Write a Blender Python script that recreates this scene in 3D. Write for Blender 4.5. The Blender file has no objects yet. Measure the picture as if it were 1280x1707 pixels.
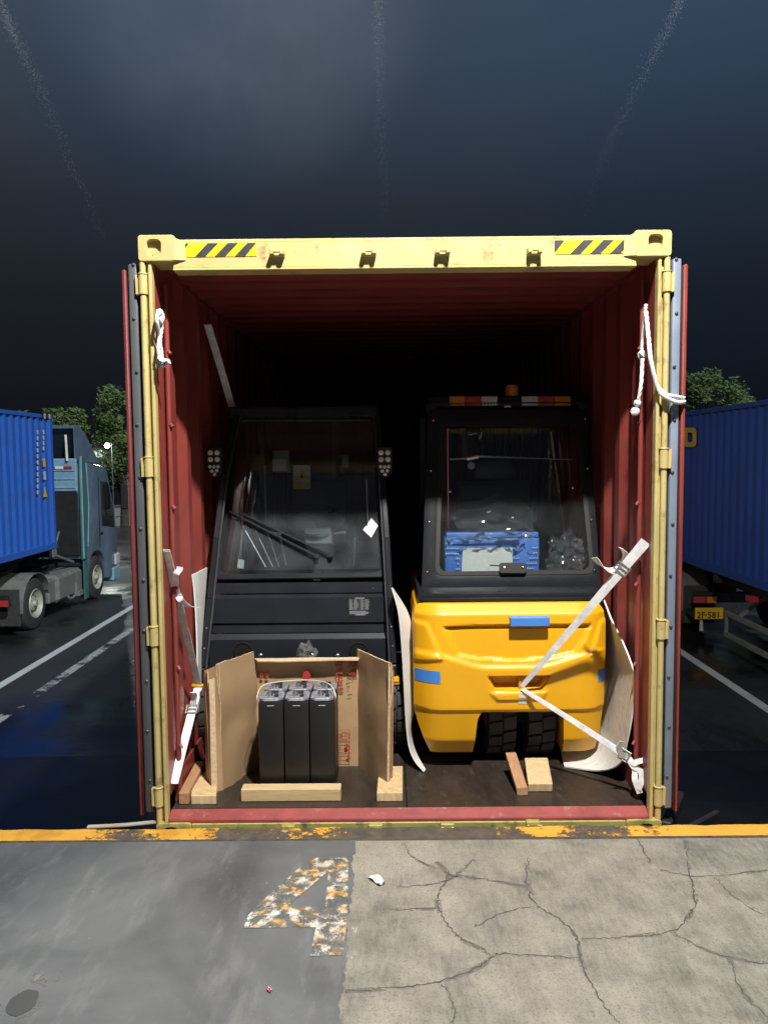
import bpy, bmesh, math, random
from mathutils import Vector, Matrix, noise
R = math.radians
random.seed(7)
scene = bpy.context.scene
col = scene.collection

# ------------------------------------------------------------ camera
F_PX, PITCH, ROLL, YAW = 1282.68, 0.0724703, 0.0091719, -0.0033996
CAM = Vector((-0.0925, -3.6058, 1.788))
_R = Vector((math.cos(YAW), -math.sin(YAW), 0)); _F = Vector((math.sin(YAW), math.cos(YAW), 0))
_D = _F*math.cos(PITCH) - Vector((0, 0, math.sin(PITCH)))
_V = Vector((0, 0, math.cos(PITCH))) + _F*math.sin(PITCH)
_r2 = _R*math.cos(ROLL) - _V*math.sin(ROLL); _u2 = _R*math.sin(ROLL) + _V*math.cos(ROLL)
cam_d = bpy.data.cameras.new('camera'); cam = bpy.data.objects.new('camera', cam_d); col.objects.link(cam)
cam_d.sensor_fit = 'VERTICAL'; cam_d.sensor_height = 36; cam_d.lens = 36*F_PX/1707
cam_d.clip_start = .02; cam_d.clip_end = 2000
b_ = -_D
g0 = (_D*F_PX + _r2*(400-640) + _u2*(853.5+40)).normalized()     # centre of the lamp's misty glow, painted into the sky
cam.matrix_world = Matrix(((_r2.x, _u2.x, b_.x, CAM.x), (_r2.y, _u2.y, b_.y, CAM.y), (_r2.z, _u2.z, b_.z, CAM.z), (0, 0, 0, 1)))
scene.camera = cam

# ------------------------------------------------------------ night sky
world = bpy.data.worlds.new('World'); scene.world = world; world.use_nodes = True
nt = world.node_tree; nt.nodes.clear()
def N(nt, t, **k):
    n = nt.nodes.new(t)
    for a, v in k.items():
        if a in n.bl_rna.properties: setattr(n, a, v)
        else: n.inputs[a].default_value = v
    return n
tc = N(nt, 'ShaderNodeTexCoord'); sep = N(nt, 'ShaderNodeSeparateXYZ'); nt.links.new(tc.outputs['Generated'], sep.inputs[0])
rp = N(nt, 'ShaderNodeValToRGB'); nt.links.new(sep.outputs['Z'], rp.inputs[0])
e = rp.color_ramp.elements
e[0].position = .06; e[0].color = (.0060, .0072, .0098, 1)
e[1].position = .60; e[1].color = (.062, .084, .118, 1)
for p_, c_ in ((.19, (.0115, .0145, .0200)), (.30, (.0215, .0275, .0375)), (.44, (.042, .060, .088))):
    x_ = e.new(p_); x_.color = (*c_, 1)
# low cloud: greyer to the left, clear blue to the right
cl = N(nt, 'ShaderNodeTexNoise', Scale=2.2, Detail=3.0, Roughness=.5); nt.links.new(tc.outputs['Generated'], cl.inputs[0])
ax_ = N(nt, 'ShaderNodeMath', operation='MULTIPLY_ADD'); ax_.inputs[1].default_value = .35; nt.links.new(sep.outputs['X'], ax_.inputs[0]); nt.links.new(cl.outputs[0], ax_.inputs[2])
cr = N(nt, 'ShaderNodeMapRange', interpolation_type='SMOOTHSTEP'); cr.inputs['From Min'].default_value = .32; cr.inputs['From Max'].default_value = .66; nt.links.new(ax_.outputs[0], cr.inputs[0])
tint = N(nt, 'ShaderNodeMix', data_type='RGBA'); tint.inputs[6].default_value = (1.02, 1.0, .95, 1); tint.inputs[7].default_value = (.76, .92, 1.10, 1); nt.links.new(cr.outputs[0], tint.inputs[0])
mul = N(nt, 'ShaderNodeMix', data_type='RGBA', blend_type='MULTIPLY'); mul.inputs[0].default_value = 1
nt.links.new(rp.outputs[0], mul.inputs[6]); nt.links.new(tint.outputs[2], mul.inputs[7])
dt = N(nt, 'ShaderNodeVectorMath', operation='DOT_PRODUCT'); dt.inputs[1].default_value = g0; nt.links.new(tc.outputs['Generated'], dt.inputs[0])
gm = N(nt, 'ShaderNodeMapRange', interpolation_type='SMOOTHERSTEP'); gm.inputs['From Min'].default_value = .972; gm.inputs['From Max'].default_value = 1.006; nt.links.new(dt.outputs['Value'], gm.inputs[0])
gl_ = N(nt, 'ShaderNodeMix', data_type='RGBA', blend_type='ADD'); gl_.inputs[7].default_value = (.062, .067, .070, 1); gz = N(nt, 'ShaderNodeTexNoise', Scale=5.0, Detail=5.0, Roughness=.6); nt.links.new(tc.outputs['Generated'], gz.inputs[0])
gq = N(nt, 'ShaderNodeMapRange'); gq.inputs['From Min'].default_value = .30; gq.inputs['From Max'].default_value = .70; gq.inputs['To Min'].default_value = .35; nt.links.new(gz.outputs[0], gq.inputs[0])
gx = N(nt, 'ShaderNodeMath', operation='MULTIPLY'); nt.links.new(gm.outputs[0], gx.inputs[0]); nt.links.new(gq.outputs[0], gx.inputs[1]); nt.links.new(gx.outputs[0], gl_.inputs[0]); nt.links.new(mul.outputs[2], gl_.inputs[6])
bg = N(nt, 'ShaderNodeBackground', Strength=1.0); nt.links.new(gl_.outputs[2], bg.inputs[0])
wo = N(nt, 'ShaderNodeOutputWorld'); nt.links.new(bg.outputs[0], wo.inputs[0])
scene.view_settings.view_transform = 'Standard'; scene.view_settings.look = 'None'
scene.view_settings.exposure = 0.0; scene.view_settings.gamma = 1.0
scene.cycles.max_bounces = 5; scene.cycles.diffuse_bounces = 2; scene.cycles.glossy_bounces = 3; scene.cycles.transparent_max_bounces = 16
LAMP = Vector((.60, -2.45, 5.75)); LAMP_W = 2500
# added sun lamp standing in for unseen yard lights, from behind right over the warehouse
sun_d = bpy.data.lights.new('sun', 'SUN'); sun_d.energy = 2.6; sun_d.angle = R(2.0); sun_d.color = (.93, 1, .98)
sun = bpy.data.objects.new('sun', sun_d); col.objects.link(sun)
SUN_EL, SUN_DIR = R(38), Vector((.62, -.785, 0)).normalized()
sun.rotation_euler = (-(SUN_DIR*math.cos(SUN_EL)+Vector((0, 0, math.sin(SUN_EL))))).to_track_quat('-Z', 'Y').to_euler()
scene.cycles.use_denoising = True

# ------------------------------------------------------------ helpers
def ray(px, py): return _D*F_PX + _r2*(px-640) + _u2*(853.5-py)
def aty(px, py, Y): r = ray(px, py); return CAM + r*((Y-CAM.y)/r.y)
def atx(px, py, X): r = ray(px, py); return CAM + r*((X-CAM.x)/r.x)
def atz(px, py, Z): r = ray(px, py); return CAM + r*((Z-CAM.z)/r.z)
class Plane:
    def __init__(s, p, n): s.p = Vector(p); s.n = Vector(n).normalized()
    def at(s, px, py, off=0):
        r = ray(px, py); t = (s.p-CAM).dot(s.n)/r.dot(s.n); return CAM + r*t + s.n*off

ORG = {}
def tag(o, label=None, cat=None, group=None, kind=None):
    if label: o['label'] = label
    if cat: o['category'] = cat
    if group: o['group'] = group
    if kind: o['kind'] = kind
    return o
def thing(name, label, cat, loc, group=None):
    o = bpy.data.objects.new(name, None); col.objects.link(o); o.location = loc; o.empty_display_size = .1
    ORG[o.name] = Vector(loc); return tag(o, label, cat, group)

class MB:
    def __init__(s): s.v = []; s.f = []; s.m = []
    def add(s, vs, fs, mi=0):
        n = len(s.v); s.v += [Vector(v) for v in vs]; s.f += [tuple(i+n for i in f) for f in fs]; s.m += [mi]*len(fs); return s
    def box(s, x0, x1, y0, y1, z0, z1, mi=0, T=None):
        vs = [Vector(p) for p in ((x0,y0,z0),(x1,y0,z0),(x1,y1,z0),(x0,y1,z0),(x0,y0,z1),(x1,y0,z1),(x1,y1,z1),(x0,y1,z1))]
        if T: vs = [T @ v for v in vs]
        return s.add(vs, [(0,3,2,1),(4,5,6,7),(0,1,5,4),(1,2,6,5),(2,3,7,6),(3,0,4,7)], mi)
    def bar(s, a, b, w, h, up=(0,0,1), mi=0):
        a = Vector(a); b = Vector(b); d = (b-a); L = d.length; d.normalize(); up = Vector(up)
        x = d.cross(up)
        if x.length < 1e-4: x = d.cross(Vector((0,1,0)))
        x.normalize(); z = x.cross(d)
        vs = [p + x*sx*w/2 + z*sz*h/2 for p in (a, b) for sx, sz in ((-1,-1),(1,-1),(1,1),(-1,1))]
        return s.add(vs, [(0,1,2,3),(7,6,5,4),(0,4,5,1),(1,5,6,2),(2,6,7,3),(3,7,4,0)], mi)
    def tube(s, pts, r, n=8, mi=0, cap=True):
        pts = [Vector(p) for p in pts]; k = len(pts); rs = r if isinstance(r, (list, tuple)) else [r]*k
        vs = []; prev = None
        for i, p in enumerate(pts):
            d = (pts[min(i+1, k-1)] - pts[max(i-1, 0)])
            if d.length < 1e-9: d = Vector((0,0,1))
            d.normalize()
            a = prev - d*prev.dot(d) if prev else d.orthogonal()
            if a.length < 1e-6: a = d.orthogonal()
            a.normalize(); prev = a; b = d.cross(a)
            vs += [p + (a*math.cos(2*math.pi*j/n) + b*math.sin(2*math.pi*j/n))*rs[i] for j in range(n)]
        fs = [(i*n+j, i*n+(j+1) % n, (i+1)*n+(j+1) % n, (i+1)*n+j) for i in range(k-1) for j in range(n)]
        if cap: fs += [tuple(range(n-1, -1, -1)), tuple((k-1)*n+j for j in range(n))]
        return s.add(vs, fs, mi)
    def disc(s, c, nrm, r, h, n=14, mi=0, dome=0):
        c = Vector(c); nrm = Vector(nrm).normalized(); 
        pts = [c, c+nrm*h]; rs = [r, r]
        if dome: pts += [c+nrm*(h+dome*.6), c+nrm*(h+dome)]; rs += [r*.75, r*.25]
        return s.tube(pts, rs, n, mi)
    def plate(s, pts, off, mi=0):      # polygon (3-D points) extruded by vector off
        pts = [Vector(p) for p in pts]; off = Vector(off); n = len(pts)
        return s.add(pts+[p+off for p in pts], [tuple(range(n)), tuple(range(2*n-1, n-1, -1))] + [(j, j+n, (j+1) % n+n, (j+1) % n) for j in range(n)], mi)
    def ring(s, outer, inner, off, mi=0):
        n = len(outer); off = Vector(off); vs = list(outer)+list(inner)+[p+off for p in outer]+[p+off for p in inner]; fs = []
        for j in range(n):
            k = (j+1) % n
            fs += [(j,k,n+k,n+j), (2*n+j,3*n+j,3*n+k,2*n+k), (j,2*n+j,2*n+k,k), (n+j,n+k,3*n+k,3*n+j)]
        return s.add(vs, fs, mi)
    def lathe(s, prof, c, ax, n=24, mi=0):   # prof: (r, h) along axis ax
        c = Vector(c); ax = Vector(ax).normalized(); a = ax.orthogonal().normalized(); b = ax.cross(a); vs = []
        for r, h in prof: vs += [c + ax*h + (a*math.cos(2*math.pi*j/n)+b*math.sin(2*math.pi*j/n))*r for j in range(n)]
        k = len(prof)
        return s.add(vs, [(i*n+j, i*n+(j+1) % n, (i+1)*n+(j+1) % n, (i+1)*n+j) for i in range(k-1) for j in range(n)], mi)
    def grid(s, rows, mi=0, th=None):      # rows of points; th: thickness (solid sheet)
        h = len(rows); w = len(rows[0]); vs = [Vector(p) for r in rows for p in r]
        fs = [(i*w+j, i*w+j+1, (i+1)*w+j+1, (i+1)*w+j) for i in range(h-1) for j in range(w-1)]
        if th:
            nr = [Vector() for _ in vs]
            for f in fs:
                q = (vs[f[1]]-vs[f[0]]).cross(vs[f[3]]-vs[f[0]])
                for i in f: nr[i] += q
            m = len(vs); vs = vs + [v - (n_.normalized() if n_.length else n_)*th for v, n_ in zip(vs, nr)]
            bd = [j for j in range(w)] + [i*w+w-1 for i in range(1, h)] + [(h-1)*w+j for j in range(w-2, -1, -1)] + [i*w for i in range(h-2, 0, -1)]
            fs = fs + [tuple(i+m for i in reversed(f)) for f in fs] + [(bd[i], bd[i]+m, bd[(i+1) % len(bd)]+m, bd[(i+1) % len(bd)]) for i in range(len(bd))]
        return s.add(vs, fs, mi)
    def build(s, name, mats, parent=None, bevel=0, smooth=None, seg=1, fix=True):
        me = bpy.data.meshes.new(name)
        if parent is not None: o0 = ORG[parent.name]
        else:
            xs = [v.x for v in s.v]; ys = [v.y for v in s.v]; zs = [v.z for v in s.v]
            o0 = Vector(((min(xs)+max(xs))/2, (min(ys)+max(ys))/2, min(zs)))
        me.from_pydata([v-o0 for v in s.v], [], s.f)
        mats = mats if isinstance(mats, (list, tuple)) else [mats]
        for m in mats: me.materials.append(m)
        if len(mats) > 1: me.polygons.foreach_set('material_index', s.m)
        if fix or bevel:
            bm = bmesh.new(); bm.from_mesh(me)
            if fix: bmesh.ops.recalc_face_normals(bm, faces=bm.faces)
            if bevel:
                ed = [e for e in bm.edges if len(e.link_faces) == 2 and e.calc_face_angle(0) > .5]
                bmesh.ops.bevel(bm, geom=ed, offset=bevel, segments=seg, profile=.5, affect='EDGES', clamp_overlap=True)
            bm.to_mesh(me); bm.free()
        if smooth is not None:
            me.shade_smooth()
            if smooth < 180: me.set_sharp_from_angle(angle=R(smooth))
        o = bpy.data.objects.new(name, me); col.objects.link(o)
        if parent is not None: o.parent = parent
        else: o.location = o0
        ORG[o.name] = o0.copy(); return o

def rrect(pts, r, n=4):                 # round the corners of a 3-D polygon
    out = []; k = len(pts)
    for i in range(k):
        p = Vector(pts[i]); a = (Vector(pts[i-1])-p); b = (Vector(pts[(i+1) % k])-p)
        q = min(r, a.length*.45, b.length*.45); a.normalize(); b.normalize(); p0 = p+a*q; p1 = p+b*q
        for j in range(n+1):
            t = j/n; out.append(p0*(1-t)**2 + p*2*t*(1-t) + p1*t*t)
    return out
def spline(pts, n=8):
    pts = [Vector(p) for p in pts]; out = []
    for i in range(len(pts)-1):
        p0 = pts[max(i-1, 0)]; p1 = pts[i]; p2 = pts[i+1]; p3 = pts[min(i+2, len(pts)-1)]
        for j in range(n):
            t = j/n; out.append(.5*((2*p1)+(p2-p0)*t+(2*p0-5*p1+4*p2-p3)*t*t+(3*p1-p0-3*p2+p3)*t**3))
    return out+[pts[-1]]
def lerp(a, b, t): return a+(b-a)*t
def interp(tab, z):
    if z <= tab[0][0]: return tab[0][1]
    for (a, b), (c, d) in zip(tab, tab[1:]):
        if z <= c: return b+(d-b)*(z-a)/(c-a)
    return tab[-1][1]
def ss(a, b, x): t = max(0, min(1, (x-a)/(b-a))); return t*t*(3-2*t)
def sdf(poly, x, y):
    d = 1e9; ins = False; n = len(poly)
    for i in range(n):
        ax, ay = poly[i]; bx, by = poly[i-1]; ex = bx-ax; ey = by-ay; wx = x-ax; wy = y-ay
        t = max(0, min(1, (wx*ex+wy*ey)/(ex*ex+ey*ey))); dx = wx-ex*t; dy = wy-ey*t; d = min(d, dx*dx+dy*dy)
        if (ay > y) != (by > y) and x < ax+(y-ay)*(bx-ax)/(by-ay): ins = not ins
    return -math.sqrt(d) if ins else math.sqrt(d)

# ------------------------------------------------------------ materials
def mat(name, c, rough=.5, metal=0, var=.12, vs=5, bump=0, bs=60, dirt=None, damt=.5, ds=3, dlo=.45, dhi=.7, coat=0, rvar=.12, spec=.5, stretch=None, sub=0):
    m = bpy.data.materials.new(name); m.use_nodes = True; t = m.node_tree; p = t.nodes['Principled BSDF']; L = t.links.new
    tc = N(t, 'ShaderNodeTexCoord'); src = tc.outputs['Object']
    if stretch:
        mp = N(t, 'ShaderNodeMapping'); mp.inputs['Scale'].default_value = stretch; L(src, mp.inputs[0]); src = mp.outputs[0]
    n1 = N(t, 'ShaderNodeTexNoise', Scale=vs, Detail=6.0, Roughness=.6); L(src, n1.inputs[0])
    mx = N(t, 'ShaderNodeMix', data_type='RGBA')
    mx.inputs[6].default_value = (*[max(0, x*(1-var)) for x in c], 1); mx.inputs[7].default_value = (*[min(1, x*(1+var)) for x in c], 1)
    mr = N(t, 'ShaderNodeMapRange'); mr.inputs['From Min'].default_value = .3; mr.inputs['From Max'].default_value = .7
    L(n1.outputs[0], mr.inputs[0]); L(mr.outputs[0], mx.inputs[0]); out = mx.outputs[2]
    r2 = N(t, 'ShaderNodeMapRange'); r2.inputs['To Min'].default_value = max(.02, rough-rvar); r2.inputs['To Max'].default_value = min(1, rough+rvar); L(n1.outputs[0], r2.inputs[0])
    rout = r2.outputs[0]
    if dirt:
        n2 = N(t, 'ShaderNodeTexNoise', Scale=ds, Detail=8.0, Roughness=.68); L(src, n2.inputs[0])
        m2 = N(t, 'ShaderNodeMapRange'); m2.inputs['From Min'].default_value = dlo; m2.inputs['From Max'].default_value = dhi; m2.inputs['To Max'].default_value = damt
        L(n2.outputs[0], m2.inputs[0]); x2 = N(t, 'ShaderNodeMix', data_type='RGBA'); x2.inputs[7].default_value = (*dirt, 1)
        L(m2.outputs[0], x2.inputs[0]); L(out, x2.inputs[6]); out = x2.outputs[2]
    L(out, p.inputs['Base Color']); L(rout, p.inputs['Roughness'])
    p.inputs['Metallic'].default_value = metal; p.inputs['Coat Weight'].default_value = coat; p.inputs['Specular IOR Level'].default_value = spec
    if coat: p.inputs['Coat Roughness'].default_value = .08
    if sub: p.inputs['Subsurface Weight'].default_value = sub; p.inputs['Subsurface Radius'].default_value = (.02, .02, .02)
    if bump:
        n3 = N(t, 'ShaderNodeTexNoise', Scale=bs, Detail=4.0); L(src, n3.inputs[0])
        bp = N(t, 'ShaderNodeBump', Strength=1.0, Distance=bump); L(n3.outputs[0], bp.inputs['Height']); L(bp.outputs[0], p.inputs['Normal'])
    return m
def emit(name, c, s):
    m = bpy.data.materials.new(name); m.use_nodes = True; p = m.node_tree.nodes['Principled BSDF']
    p.inputs['Base Color'].default_value = (.8, .8, .8, 1); p.inputs['Emission Color'].default_value = (*c, 1); p.inputs['Emission Strength'].default_value = s; return m
def glass(name, tintc=(.75, .8, .8), film=.015, rough=.02):
    m = bpy.data.materials.new(name); m.use_nodes = True; t = m.node_tree; t.nodes.clear(); L = t.links.new
    tr = N(t, 'ShaderNodeBsdfTransparent'); tr.inputs[0].default_value = (*tintc, 1)
    gl = N(t, 'ShaderNodeBsdfGlossy', Roughness=rough); gl.inputs[0].default_value = (.95, .97, 1, 1)
    fr = N(t, 'ShaderNodeFresnel', IOR=1.5); mx = N(t, 'ShaderNodeMixShader'); L(fr.outputs[0], mx.inputs[0]); L(tr.outputs[0], mx.inputs[1]); L(gl.outputs[0], mx.inputs[2])
    df = N(t, 'ShaderNodeBsdfDiffuse'); df.inputs[0].default_value = (.55, .57, .6, 1)
    tc = N(t, 'ShaderNodeTexCoord'); nz = N(t, 'ShaderNodeTexNoise', Scale=6.0, Detail=6.0); L(tc.outputs['Object'], nz.inputs[0])
    mr = N(t, 'ShaderNodeMapRange'); mr.inputs['From Min'].default_value = .3; mr.inputs['From Max'].default_value = .8; mr.inputs['To Min'].default_value = film*.4; mr.inputs['To Max'].default_value = film*2; L(nz.outputs[0], mr.inputs[0])
    m2 = N(t, 'ShaderNodeMixShader'); L(mr.outputs[0], m2.inputs[0]); L(mx.outputs[0], m2.inputs[1]); L(df.outputs[0], m2.inputs[2])
    o = N(t, 'ShaderNodeOutputMaterial'); L(m2.outputs[0], o.inputs[0]); return m
def film(name, c=(.85, .87, .9), a=.35):
    m = bpy.data.materials.new(name); m.use_nodes = True; t = m.node_tree; t.nodes.clear(); L = t.links.new
    tr = N(t, 'ShaderNodeBsdfTransparent'); gl = N(t, 'ShaderNodeBsdfGlossy', Roughness=.10); gl.inputs[0].default_value = (1, 1, 1, 1)
    df = N(t, 'ShaderNodeBsdfDiffuse'); df.inputs[0].default_value = (*c, 1)
    m1 = N(t, 'ShaderNodeMixShader', Fac=a*.5); L(tr.outputs[0], m1.inputs[1]); L(df.outputs[0], m1.inputs[2])
    fr = N(t, 'ShaderNodeLayerWeight', Blend=.35); m2 = N(t, 'ShaderNodeMixShader'); L(fr.outputs['Fresnel'], m2.inputs[0]); L(m1.outputs[0], m2.inputs[1]); L(gl.outputs[0], m2.inputs[2])
    o = N(t, 'ShaderNodeOutputMaterial'); L(m2.outputs[0], o.inputs[0]); return m
def worn(name, cols, cover=.5, sc=60, seed=0, rough=.75, xr=None, xoff=0):    # flaking paint: opaque flakes over whatever lies below
    m = bpy.data.materials.new(name); m.use_nodes = True; t = m.node_tree; L = t.links.new; p = t.nodes['Principled BSDF']
    tc = N(t, 'ShaderNodeTexCoord'); mp = N(t, 'ShaderNodeMapping'); mp.inputs['Location'].default_value = (seed, seed*.7, 0); L(tc.outputs['Object'], mp.inputs[0])
    a = N(t, 'ShaderNodeTexNoise', Scale=sc, Detail=8.0, Roughness=.75); L(mp.outputs[0], a.inputs[0])
    b = N(t, 'ShaderNodeTexNoise', Scale=sc*.12, Detail=3.0); L(mp.outputs[0], b.inputs[0])
    ad = N(t, 'ShaderNodeMath', operation='ADD'); L(a.outputs[0], ad.inputs[0]); L(b.outputs[0], ad.inputs[1])
    mr = N(t, 'ShaderNodeMapRange'); mr.inputs['From Min'].default_value = 1.5-cover-.04; mr.inputs['From Max'].default_value = 1.5-cover+.04; L(ad.outputs[0], mr.inputs[0])
    if xr:      # how much paint is left along x
        sx = N(t, 'ShaderNodeSeparateXYZ'); L(tc.outputs['Object'], sx.inputs[0]); m0 = N(t, 'ShaderNodeMapRange'); m0.inputs['From Min'].default_value = -2-xoff; m0.inputs['From Max'].default_value = 2-xoff; L(sx.outputs[0], m0.inputs[0])
        rq = N(t, 'ShaderNodeValToRGB'); el = rq.color_ramp.elements
        while len(el) < len(xr): el.new(.5)
        for e_, (x_, v_) in zip(el, xr): e_.position = (x_+2)/4
        for e_, (x_, v_) in zip(el, xr): e_.color = (v_, v_, v_, 1)
        L(m0.outputs[0], rq.inputs[0]); a2 = N(t, 'ShaderNodeMath', operation='ADD'); L(ad.outputs[0], a2.inputs[0]); L(rq.outputs[0], a2.inputs[1]); L(a2.outputs[0], mr.inputs[0])
        mr.inputs['From Min'].default_value = 1.46; mr.inputs['From Max'].default_value = 1.54
    c = N(t, 'ShaderNodeTexNoise', Scale=min(sc*.25, 16), Detail=5.0); L(mp.outputs[0], c.inputs[0])
    rp = N(t, 'ShaderNodeValToRGB'); rp.color_ramp.elements[0].position = .36; rp.color_ramp.elements[1].position = .64
    rp.color_ramp.elements[0].color = (*cols[0], 1); rp.color_ramp.elements[1].color = (*cols[-1], 1)
    if len(cols) > 2: e = rp.color_ramp.elements.new(.5); e.color = (*cols[1], 1)
    L(c.outputs[0], rp.inputs[0]); L(rp.outputs[0], p.inputs['Base Color']); L(mr.outputs[0], p.inputs['Alpha']); p.inputs['Roughness'].default_value = rough
    return m

M = {}
M['yellow'] = mat('container_yellow', (.52, .425, .175), .5, var=.1, vs=4, bump=.0012, bs=30, dirt=(.19, .14, .06), damt=.75, ds=9, dlo=.57, dhi=.68)
M['yellow_low'] = mat('container_yellow_worn_dim', (.40, .37, .10), .55, var=.15, vs=6, bump=.0015, bs=40, dirt=(.06, .055, .04), damt=.8, ds=11, dlo=.52, dhi=.66)  # worn paint, base also darkened for the weaker light near the bottom
M['red'] = mat('container_red_oxide', (.235, .044, .036), .42, var=.14, vs=4, bump=.001, bs=20, dirt=(.14, .05, .04), damt=.5, ds=6, dlo=.52, dhi=.72)
M['red_sill'] = mat('sill_red', (.30, .055, .05), .5, var=.2, vs=9, bump=.001, bs=40, dirt=(.42, .36, .32), damt=.45, ds=16, dlo=.6, dhi=.75)
M['ply'] = mat('floor_plywood', (.035, .026, .021), .42, var=.35, vs=9, bump=.0012, bs=70, dirt=(.12, .10, .085), damt=.45, ds=22, dlo=.56, dhi=.74, stretch=(1, .4, 1))
M['gasket'] = mat('gasket', (.085, .09, .10), .42, var=.1); M['gasket_lit'] = mat('gasket_lit_pale', (.19, .225, .30), .4, var=.12)  # same rubber twice: the right gasket has its lit look put into the colour
M['black'] = mat('black_paint', (.016, .018, .022), .30, var=.1, spec=.28, bump=.0003, bs=120); M['blackm'] = mat('black_matt', (.014, .014, .015), .6, var=.2)
M['black_panel'] = mat('black_panel', (.016, .019, .025), .40, var=.12, spec=.25, bump=.0004, bs=90)
M['rubber'] = mat('tyre_rubber', (.036, .036, .038), .68, var=.25, vs=14, bump=.0012, bs=120, dirt=(.05, .047, .043), damt=.5, ds=8)
M['fyellow'] = mat('forklift_yellow', (.82, .41, .007), .42, var=.05, vs=4, coat=.18, rvar=.08, bump=.0002, bs=160)
M['door_red_shaded'] = mat('door_red_shaded', (.17, .028, .03), .5, var=.15); M['tape'] = mat('blue_tape', (.06, .24, .72), .45, var=.08); M['white_strap'] = mat('strap_white', (.74, .75, .76), .7, var=.22, vs=24, bump=.0008, bs=500)  # the left door's shade is put into its darker red
M['white'] = mat('white_plain', (.72, .72, .70), .6, var=.06); M['foam'] = mat('foam_sheet', (.74, .74, .73), .7, var=.08, vs=4, bump=.001, bs=40, sub=.1)
M['foam_ribbed'] = mat('ribbed_sheet', (.68, .66, .63), .5, var=.05, vs=2.2, bump=.006, bs=2.2, stretch=(3, 34, 9)); M['rope'] = mat('rope', (.70, .70, .70), .8, var=.2, vs=60, bump=.003, bs=220); M['steel'] = mat('zinc_steel', (.62, .62, .62), .3, metal=1, var=.15)
M['chrome'] = mat('bright_steel', (.8, .8, .8), .15, metal=1, var=.05); M['darksteel'] = mat('dark_steel', (.10, .10, .11), .45, metal=.6, var=.2)
M['card'] = mat('cardboard', (.46, .30, .16), .8, var=.09, vs=5, bump=.0012, bs=18, stretch=(1, 1, 1)); M['card_in'] = mat('cardboard_inside', (.36, .235, .125), .8, var=.09, vs=4, bump=.0012, bs=14)
M['card_edge'] = mat('cardboard_edge', (.62, .47, .29), .85, var=.2, vs=60)
M['ink'] = mat('red_ink', (.42, .05, .03), .8, var=.3, vs=40); M['ink_black'] = mat('black_ink', (.02, .02, .02), .8)
M['cell'] = mat('cell_black', (.013, .012, .0115), .42, var=.2, vs=5, bump=.0005, bs=80); M['cell_top'] = mat('cell_lid', (.32, .34, .38), .3, metal=.3, var=.5, vs=45)
M['pine'] = mat('pine', (.66, .49, .27), .7, var=.16, vs=7, bump=.001, bs=60, stretch=(6, 6, .8), dirt=(.40, .24, .10), damt=.5, ds=4); M['pine_x'] = mat('pine_along', (.62, .46, .25), .7, var=.16, vs=7, bump=.001, bs=60, stretch=(.8, 6, 6), dirt=(.40, .24, .10), damt=.5, ds=4)
M['pine_red'] = mat('pine_reddish', (.42, .23, .115), .75, var=.2, vs=8, bump=.001, bs=60, stretch=(6, 1, 6)); M['driftwood'] = mat('old_batten', (.42, .38, .31), .8, var=.25, vs=20, stretch=(.5, 4, 4))
M['amber'] = mat('amber_lens', (.55, .20, .02), .3, var=.2, vs=60, coat=.5); M['redlens'] = mat('red_lens', (.42, .03, .035), .3, var=.2, vs=60, coat=.5); M['clearlens'] = mat('clear_lens', (.5, .5, .52), .3, var=.25, vs=80, coat=.5)
M['led'] = mat('led_reflector', (.80, .79, .74), .25, metal=0, var=.15, vs=80)
M['glass'] = glass('cab_glass', (.93, .96, .96), .012); M['windshield'] = glass('windshield_glass', (.93, .95, .96), .020)  # the windshield's heavier grey film paints in part of its pale reflections
M['truck_glass'] = mat('truck_glass', (.01, .012, .014), .08, var=.1)
M['film'] = film('clear_plastic', a=.18); M['bluecase'] = mat('blue_plastic', (.07, .20, .62), .35, var=.08, bump=.003, bs=170, coat=.4); M['label'] = mat('label_white', (.62, .62, .60), .5, var=.08, vs=50)
M['bluebox'] = mat('container_blue', (.028, .125, .56), .5, var=.12, vs=2, bump=.001, bs=20, dirt=(.03, .05, .12), damt=.5, ds=2, coat=.0); M['bluebox_dark'] = mat('container_navy', (.018, .055, .30), .5, var=.12, vs=2, bump=.001, bs=20)
M['tyellow'] = mat('lettering_yellow', (.75, .45, .02), .5); M['twhite'] = mat('lettering_white', (.55, .56, .6), .5)
M['cab'] = mat('tractor_slate_blue', (.12, .175, .25), .35, var=.1, coat=.3, dirt=(.06, .06, .06), damt=.4, ds=2); M['cab_back'] = mat('tractor_pale_blue', (.20, .36, .50), .45, var=.12, dirt=(.10, .14, .17), damt=.5, ds=3)
M['teal'] = mat('tractor_teal', (.05, .15, .14), .35, var=.1, coat=.2); M['truck_grey'] = mat('truck_grey', (.16, .16, .155), .6, var=.25, vs=6); M['wheelrim'] = mat('wheel_rim', (.45, .44, .38), .5, var=.2, metal=.3)
M['leaf'] = mat('leaves', (.085, .135, .04), .55, var=.45, vs=2.5, sub=0); M['bark'] = mat('bark', (.05, .04, .03), .9, var=.3, bump=.01, bs=14)
M['wall_grey'] = mat('building_grey', (.20, .21, .21), .8, var=.15, vs=2); M['roof_grey'] = mat('roof_grey', (.10, .10, .10), .8)
M['steel_edge'] = mat('edge_steel', (.10, .09, .08), .6, var=.3, vs=20, metal=.2, bump=.002, bs=60, dirt=(.20, .15, .09), damt=.6, ds=14)
M['pinbrown'] = mat('pin_orange', (.62, .28, .03), .4)
M['seat'] = mat('seat_vinyl', (.012, .012, .013), .45, var=.2, vs=30, bump=.001, bs=50); M['grey_plastic'] = mat('grey_plastic', (.30, .31, .32), .5, var=.08); M['warnyellow'] = mat('warning_yellow', (.70, .52, .05), .5)
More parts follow.
